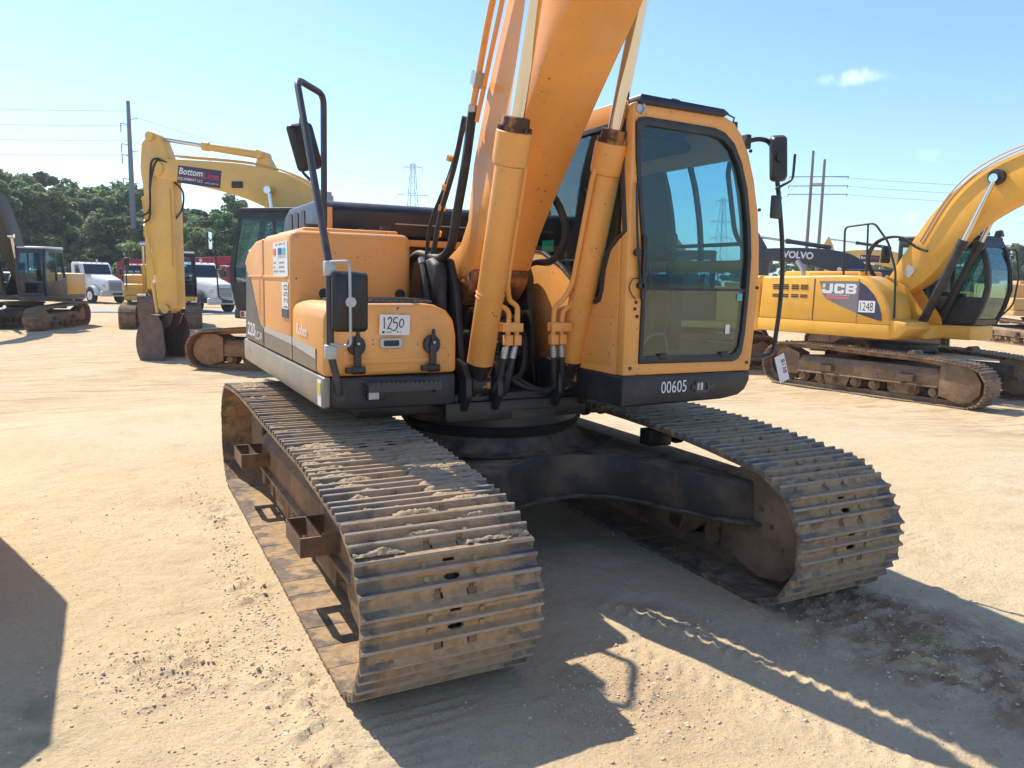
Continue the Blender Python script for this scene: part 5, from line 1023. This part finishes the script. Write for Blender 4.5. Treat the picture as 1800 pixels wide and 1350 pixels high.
# ------------------------------------------------------------------ trucks
def wheel(root, x, y, r=.52, w=.30, s=1):
    t = MB().lathe([(-w/2,r*.55),(-w/2,r*.88),(-w*.38,r),(w*.38,r),(w/2,r*.88),(w/2,r*.55)], (x,y,r), 'x', 28).build('wheel', TYRE, root)
    MB().lathe([(s*w*.40,.02),(s*w*.60,.09),(s*w*.60,.15),(s*w*.52,.17),(s*w*.52,r*.46),(s*w*.56,r*.54),(s*w*.56,r*.57),(s*w*.1,r*.57)], (x,y,r), 'x', 24).build('rim', WHITE, t)
def truck(label, loc, rz, body, bed, grille='plain', bedh=1.5, group=None, s=1, sign=None):
    x, y = loc; root = thing('dump_truck', label, 'truck', (x, y, gz(x, y)), rz, group, s)
    MB().box(-.45,.45,-1.0,6.6,.55,.85).build('chassis', BLACK, root)
    m = MB(); sec = [[(-.55,-1.55,.80),(.55,-1.55,.80),(.60,-1.55,1.45),(.45,-1.55,1.62),(-.45,-1.55,1.62),(-.60,-1.55,1.45)],[(-.72,-.6,.85),(.72,-.6,.85),(.78,-.6,1.6),(.62,-.6,1.83),(-.62,-.6,1.83),(-.78,-.6,1.6)],[(-.85,.42,.9),(.85,.42,.9),(.92,.42,1.75),(.75,.42,2.0),(-.75,.42,2.0),(-.92,.42,1.75)]]
    m.rings(sec); H = m.build('hood', body, root, bevel=.04, seg=3)
    g = MB().prism([(-.48,.92),(.48,.92),(.50,1.40),(.42,1.54),(-.42,1.54),(-.50,1.40)], 'y', -1.585, -1.552).build('grille', STEEL, root, bevel=.015)
    m = MB()
    for k in range(7): m.box(-.43,.43,-1.595,-1.586,.96+.07*k,.99+.07*k)
    m.build('grille_bars', BLACK, g)
    if sign: text(sign, (-.30,-1.60,1.42), (1,0,0), (0,0,1), .09, TXTW, g, width=.60, bold=.03)
    c = MB(); c.prism([(.43,.85),(.43,1.95),(.72,2.68),(.95,2.80),(1.85,2.80),(1.95,2.7),(1.95,.85)], 'x', -1.05, 1.05); C_ = c.build('cab', body, root, bevel=.05, seg=3)
    MB().plate([(-.93,0),(.93,0),(.83,.66),(-.83,.66)], [], 'z', 0, .01)
    ws = MB(); a, b = Vector((0,.42,2.0)), Vector((0,.705,2.66)); n_ = Vector((0,-.92,.39))*.012
    ws.add([a+n_+Vector((-.95,0,0)), a+n_+Vector((.95,0,0)), b+n_+Vector((.88,0,0)), b+n_+Vector((-.88,0,0)), a+Vector((-.95,0,0)), a+Vector((.95,0,0)), b+Vector((.88,0,0)), b+Vector((-.88,0,0))], [(0,1,2,3),(4,7,6,5),(0,4,5,1),(1,5,6,2),(2,6,7,3),(3,7,4,0)]).build('windscreen', mat('dark_truck_glass', (.02,.03,.04), .08) if 'tg' not in _cache else _cache['tg'], C_); _cache['tg'] = bpy.data.materials['dark_truck_glass']
    for sx in (-1, 1):
        MB().plate([(.75,2.0),(.98,2.58),(1.45,2.58),(1.45,1.95)], [], 'x', sx*1.05, sx*1.056).build('side_window', _cache['tg'], C_)
        MB().plate([(.55,.95),(.55,1.88),(.80,2.62),(1.52,2.62),(1.52,.95)], [[(.58,.98),(.58,1.87),(.82,2.59),(1.49,2.59),(1.49,.98)]], 'x', sx*1.05, sx*1.058).build('door_seam', BLACK, C_)
        f = MB(); arc = [(-.35+.68*math.cos(R(t)), .56+.68*math.sin(R(t))) for t in range(0, 181, 15)]; arc2 = [(-.35+.60*math.cos(R(t)), .56+.60*math.sin(R(t))) for t in range(180, -1, -15)]
        f.prism(arc+arc2, 'x', sx*.80, sx*1.15); f.build('fender', body if grille == 'plain' else DKGREY, root, bevel=.02)
        l = MB(); l.box(sx*.70-.16,sx*.70+.16,-1.40,-1.28,1.12,1.36); l.build('headlight', LAMPG, root, bevel=.04)
        wheel(root, sx*.98, -.35, s=sx)
        for yy in (4.6, 5.9): wheel(root, sx*.85, yy, w=.55, s=sx)
        MB().tube(fillet([(sx*1.05,.75,2.45),(sx*1.35,.65,2.45),(sx*1.35,.65,1.95),(sx*1.05,.75,1.9)],.05), .02, 6).build('mirror_arm', STEEL, C_); MB().box(sx*1.35-.09,sx*1.35+.09,.62,.70,1.95,2.45).build('mirror', BLACK, C_, bevel=.03)
    bp = MB(); bp.prism(rrect(-1.15,1.15,.50,.85,.06), 'y', -1.78, -1.60); bp.build('bumper', STEEL, root, bevel=.02); MB().box(-.35,.35,-1.787,-1.781,.58,.74).build('bumper_opening', BLACK, root)
    b = MB(); b.plate(rrect(-1.22,1.22,1.05,1.05+bedh,.04), [rrect(-1.14,1.14,1.13,1.2+bedh-.16,.02)], 'y', 2.2, 6.9); b.box(-1.2,1.2,2.2,2.28,1.06,1.05+bedh+.25); b.box(-1.2,1.2,6.82,6.9,1.06,1.04+bedh)
    for yy in np.linspace(2.6, 6.5, 6):
        for sx in (-1, 1): b.box(sx*1.23-.04, sx*1.23+.04, yy-.06, yy+.06, 1.05, 1.05+bedh)
    b.build('dump_bed', bed, root, bevel=.015)
    m = MB(); m.cyl((.9,2.08,.9),(.9,2.08,3.05),.07); m.build('exhaust_stack', STEEL, root)
    m = MB()
    for xx in (-.6,-.2,.2,.6): m.box(xx-.05,xx+.05,.9,.98,2.80,2.84)
    m.build('marker_light', TXTO, C_)
    return root
tk = 'dump trucks parked along the edge of the woods'
truck('white dump truck with chrome grille and black bed by the woods', at(180, 54), R(31), WHITE, BLACK, bedh=1.35, group=tk)
truck('white dump truck with black fenders, right of the hanging bucket arm', at(366, 44), R(27), WHITE, DKGREY, grille='black', sign='MACK', bedh=1.2, group=tk)
truck('red dump truck mostly hidden behind the deep yellow excavator', at(250, 58), R(3), RED, RED, bedh=1.9, group=tk)
truck('red dump truck with a tall red bed, behind the black fendered white truck', at(432, 56), R(20), RED, RED, bedh=1.9, group=tk)
m_ = MB(); xx, yy = at(352, 52)
lt = thing('crane_boom', 'red folded crane boom lying above the black fendered white truck', 'crane', (xx, yy, gz(xx, yy)))
MB().obox((0,0,3.05),(.9,-.43,.05),(.43,.9,0),(0,0,1),2.2,.18,.20).build('boom_section', RED, lt, bevel=.03); MB().obox((-.4,.2,2.78),(.9,-.43,0),(.43,.9,0),(0,0,1),1.2,.10,.08).build('lift_cylinder', STEEL, lt); MB().box(-2.2,-1.3,.2,1.4,0,2.85).build('crane_base', DKGREY, lt, bevel=.05)
# ------------------------------------------------------------------ poles, towers and wires
def pole(label, u, F, h, r0, r1, m_, arms, lean=0, group=None):
    x, y = at(u, F); t = thing('utility_pole', label, 'utility pole', (x, y, gz(x, y)), 0, group)
    MB().tube([(0,0,-.5),(lean*h*.5,0,h*.5),(lean*h,0,h)], [r0,(r0+r1)/2,r1], 14).build('shaft', m_, t); return t
t = pole('tall grey steel monopole with side insulators, rising in front of the woods', 239, 76, 18.3, .33, .17, POLEST, None)
m = MB()
for z in (10.0,11.0,13.2,14.2,16.1): m.tube([(0,0,z),(-.7,.1,z+.12)], .04, 6); m.tube([(-.7,.1,z+.12),(-.72,.1,z-.75)], .05, 6)
for z in (10.6,13.6,16.6): m.tube([(0,0,z),(.75,-.1,z+.15)], .04, 6)
m.build('insulator_arm', POLEST, t)
hx, hy = at(1422, 92); hp = thing('pole_structure', 'pair of wooden power poles joined by crossarms, behind the grey boom', 'power pole', (hx, hy, gz(hx, hy)))
m = MB()
ax_ = Vector((.70,-.72,0))
for o in (-.55, .75): MB().tube([ax_*o-Vector((0,0,.5)), ax_*o+Vector((0,0,16.8+(1.0 if o < 0 else 0)))], [.24,.15], 12).build('pole', WOOD, hp)
for z in (14.9,13.85,12.9): m.tube([ax_*-3.0+Vector((0,0,z)), ax_*3.4+Vector((0,0,z-.1))], .055, 6)
for z, a in ((14.9,-3.0),(14.9,3.4),(13.85,-3.0),(13.85,3.4),(12.9,-3.0),(12.9,3.4)): m.tube([ax_*a+Vector((0,0,z)), ax_*a+Vector((0,0,z-.35))], .05, 6)
m.build('crossarm', WOOD, hp); MB().obox(ax_*.1+Vector((0,0,14.0)), (.7,-.72,0), (0,0,1), (.72,.7,0), .7, .14, .06).build('brace', STRIPEV, hp)
def lattice(label, u, F, h, w0=5.):
    x, y = at(u, F); t = thing('lattice_tower', label, 'transmission tower', (x, y, gz(x, y)-3)); m = MB(); r = .11
    W = lambda z: w0*(1-z/h)*.5+.55
    for sx in (-1,1):
        for sy in (-1,1): m.tube([(sx*W(z),sy*W(z),z) for z in np.linspace(0,h,8)], r, 4)
    zs = np.linspace(0,h,11)
    for a, b in zip(zs[:-1], zs[1:]):
        for s in (-1,1):
            m.tube([(-W(a),s*W(a),a),(W(b),s*W(b),b)], r*.55, 4); m.tube([(W(a),s*W(a),a),(-W(b),s*W(b),b)], r*.55, 4); m.tube([(s*W(a),-W(a),a),(s*W(b),W(b),b)], r*.55, 4)
            m.tube([(-W(b),s*W(b),b),(W(b),s*W(b),b)], r*.55, 4)
    m.build('lattice_frame', STEEL, t); m = MB(); d = Vector((.94,-.34,0))
    for z, L in ((h*.60,4.6),(h*.76,5.0),(h*.97,3.0)):
        m.tube([d*-L+Vector((0,0,z)), Vector((0,0,z+.7)), d*L+Vector((0,0,z))], r*.9, 4); m.tube([d*-L+Vector((0,0,z)), d*L+Vector((0,0,z))], r*.9, 4)
        for s in (-1,1): m.tube([d*s*L+Vector((0,0,z)), d*s*L+Vector((0,0,z-2.2))], r*.7, 4)
    m.build('crossarm', STEEL, t)
lattice('steel lattice transmission tower far off, left of the orange boom', 725, 250, 41)
lattice('steel lattice transmission tower far off, seen through the orange cab windows', 1263, 330, 41)
def wires(label, p, q, n_, gap, sag, r=.022):
    p, q = Vector(p), Vector(q); o = None
    m = MB()
    for k in range(n_):
        P = [p.lerp(q, t)-Vector((0,0,sag*4*t*(1-t)+gap*k)) for t in np.linspace(0,1,14)]; m.tube(P, r, 4)
    return tag(m.build('power_line', WIRE), label, 'power line')
mx, my = at(239, 76)
wires('thin power lines strung from the grey monopole out past the left edge', (mx,my,17.0), (mx-75,my+14,19.0), 4, 1.35, 2.0)
wires('thin power lines running from the grey monopole toward the far lattice tower', (mx,my,16.6), (*at(725,250),36.), 2, 2.4, 3.0)
wires('thin power lines strung from the wooden pole pair off to the right edge', (hx+1.5,hy-1.5,14.4), (hx+70,hy-42,17.5), 3, .95, 2.2)
wires('thin power lines from the wooden pole pair back toward the far tower', (hx-1.5,hy+1.5,14.4), (*at(1263,330),33.), 3, .95, 4.5)
# ------------------------------------------------------------------ trees
def leafmat(name, a, b_):
    m, nt, b, out = new_mat(name); n = N(nt); g = n('ShaderNodeNewGeometry'); oi = n('ShaderNodeObjectInfo').outputs['Random']
    tc = n('ShaderNodeTexCoord').outputs['Object']
    f = n.math('ADD', n.math('MULTIPLY', n.noise(tc, .75, 3), 1.05), n.math('MULTIPLY', g.outputs['Random Per Island'], .25))
    c = n.mix(n.ramp(f, .35, .95), a, b_)
    h = n('ShaderNodeHueSaturation', ins={'Color': c, 'Hue': n('ShaderNodeMapRange', ins={0: oi, 3: .475, 4: .515}).outputs[0], 'Value': n('ShaderNodeMapRange', ins={0: oi, 3: .7, 4: 1.35}).outputs[0]}).outputs[0]
    nt.links.new(h, b.inputs['Base Color']); b.inputs['Roughness'].default_value = .6; b.inputs['Specular IOR Level'].default_value = .25
    tr = n('ShaderNodeBsdfTranslucent', ins={0: h}); mx = n('ShaderNodeMixShader', ins={0: .5, 1: b.outputs[0], 2: tr.outputs[0]}); nt.links.new(mx.outputs[0], out.inputs[0]); return m
LEAF = leafmat('leaf_green', (.085,.14,.072), (.26,.33,.115))
def crown(seed, n_=9000, H=11., Rd=3.6, low=.12):
    r = np.random.default_rng(seed); V = []; F = []
    K = 46; cl = []
    for k in range(K):
        t = r.uniform(low, 1); rad = Rd*(1.05-.75*max(0, t-.35)**1.2)*r.uniform(.25, .95); a = r.uniform(0, 6.283)
        cl.append((rad*math.cos(a), rad*math.sin(a), H*t*.93, r.uniform(.5, 1.35)*(1.15-.45*t)))
    for i in range(n_):
        cx, cy, cz, cr = cl[r.integers(K)]
        d = r.normal(size=3); d /= np.linalg.norm(d); rr = cr*r.uniform(.45, 1.12)**.6
        p = np.array([cx, cy, cz])+d*rr*np.array([1,1,.8]); s = r.uniform(.13, .28)
        nrm = d+r.normal(size=3)*.7+np.array([0,0,.5]); nrm /= np.linalg.norm(nrm); u = np.cross(nrm, r.normal(size=3)); u /= np.linalg.norm(u); v = np.cross(nrm, u)
        o = len(V); V += [p+u*s, p+v*s*.75, p-u*s, p-v*s*.75]; F.append((o,o+1,o+2,o+3))
    m = MB(); m.v = [tuple(p) for p in V]; m.f = F; me = bpy.data.meshes.new('crown'); me.from_pydata(m.v, [], F); me.materials.append(LEAF)
    t = MB(); t.tube([(0,0,-.6),(.1,0,H*.3),(0,.15,H*.6),(.1,.1,H*.88)], [.26,.19,.13,.04], 9)
    for k in range(9):
        a = r.uniform(0, 6.28); z = H*r.uniform(.22,.7); L = Rd*r.uniform(.5,.9); t.tube([(0,0,z),(L*.5*math.cos(a),L*.5*math.sin(a),z+.8),(L*math.cos(a),L*math.sin(a),z+1.9)], [.08,.05,.02], 5)
    return me, t.mesh('trunk', BARK)
KINDS = [crown(11), crown(12, H=11.5, Rd=3.2), crown(13, H=10, Rd=4.0, low=.05), crown(14, n_=4200, H=12, Rd=2.7, low=.25), crown(15, n_=4600, H=8, Rd=3.9, low=.02)]
r = random.Random(5)
def tree(u, F, H, k, label, group):
    x, y = at(u, F); s = H/(11.,11.5,10.,12.,8.)[k]
    t = thing('tree', label, 'tree', (x, y, gz(x, y)-.2), r.uniform(0, 6.28), group); t.scale = (s*r.uniform(.95,1.2), s*r.uniform(.95,1.2), s)
    link('crown', KINDS[k][0], t); link('trunk', KINDS[k][1], t)
WL = 'broad leafy green tree in the dense wood behind the trucks at the left'
def topline(u): return float(np.interp(u, [-80,0,60,110,150,200,240,270,300,345,380,420,450,560], [300,306,322,345,352,338,345,372,388,368,374,366,372,400]))
for row, (F0, n_, f) in enumerate(((76,22,.72),(86,24,.90),(98,26,1.0))):
    for i in range(n_):
        u = -90+660*i/(n_-1)+r.uniform(-16,16); F = F0+r.uniform(-4,5)
        top = topline(u)-12+r.uniform(-20,36)+(1-f)*120*r.uniform(.4,1)
        H = ((477+.017*u)-top)*F/FPX*1.0+2.2
        tree(u, F, H, r.choice((0,1,2,3,2)), WL, 'trees of the wood at the left')
for i in range(26):                                             # understorey at the wood's edge
    u = -80+640*i/25+r.uniform(-10,10); tree(u, 72.5+r.uniform(-1.5,3), r.uniform(3.2,6.0), 4, 'low bushy green tree at the foot of the dense wood behind the trucks', 'bushes of the wood at the left')
for i in range(44):                                             # distant trees along the rest of the horizon
    u = 560+1420*i/43+r.uniform(-14,14); F = 150+r.uniform(-15,25)
    top = 463+r.uniform(-10,12)-(14 if u > 1150 else 0)-(26 if u > 1680 else 0)
    H = ((488+.0165*(u-700))-top)*F/FPX+2.2
    tree(u, F, max(4, H), r.choice((0,2,4,1)), 'distant hazy green tree on the horizon beyond the machines', 'distant trees along the horizon')

# ------------------------------------------------------------------ air: thin summer haze
hm, nt, b, out = new_mat('thin_air'); nt.nodes.remove(b)
pv = nt.nodes.new('ShaderNodeVolumePrincipled'); pv.inputs['Color'].default_value = (.80,.90,1,1); pv.inputs['Density'].default_value = .0005; pv.inputs['Anisotropy'].default_value = .3
nt.links.new(pv.outputs[0], out.inputs['Volume'])
tag(MB().box(-3900, 3900, -3900, 3900, -1.9, 42).build('haze', hm, smooth=0), 'thin pale summer haze over the whole lot', 'haze', kind='stuff')
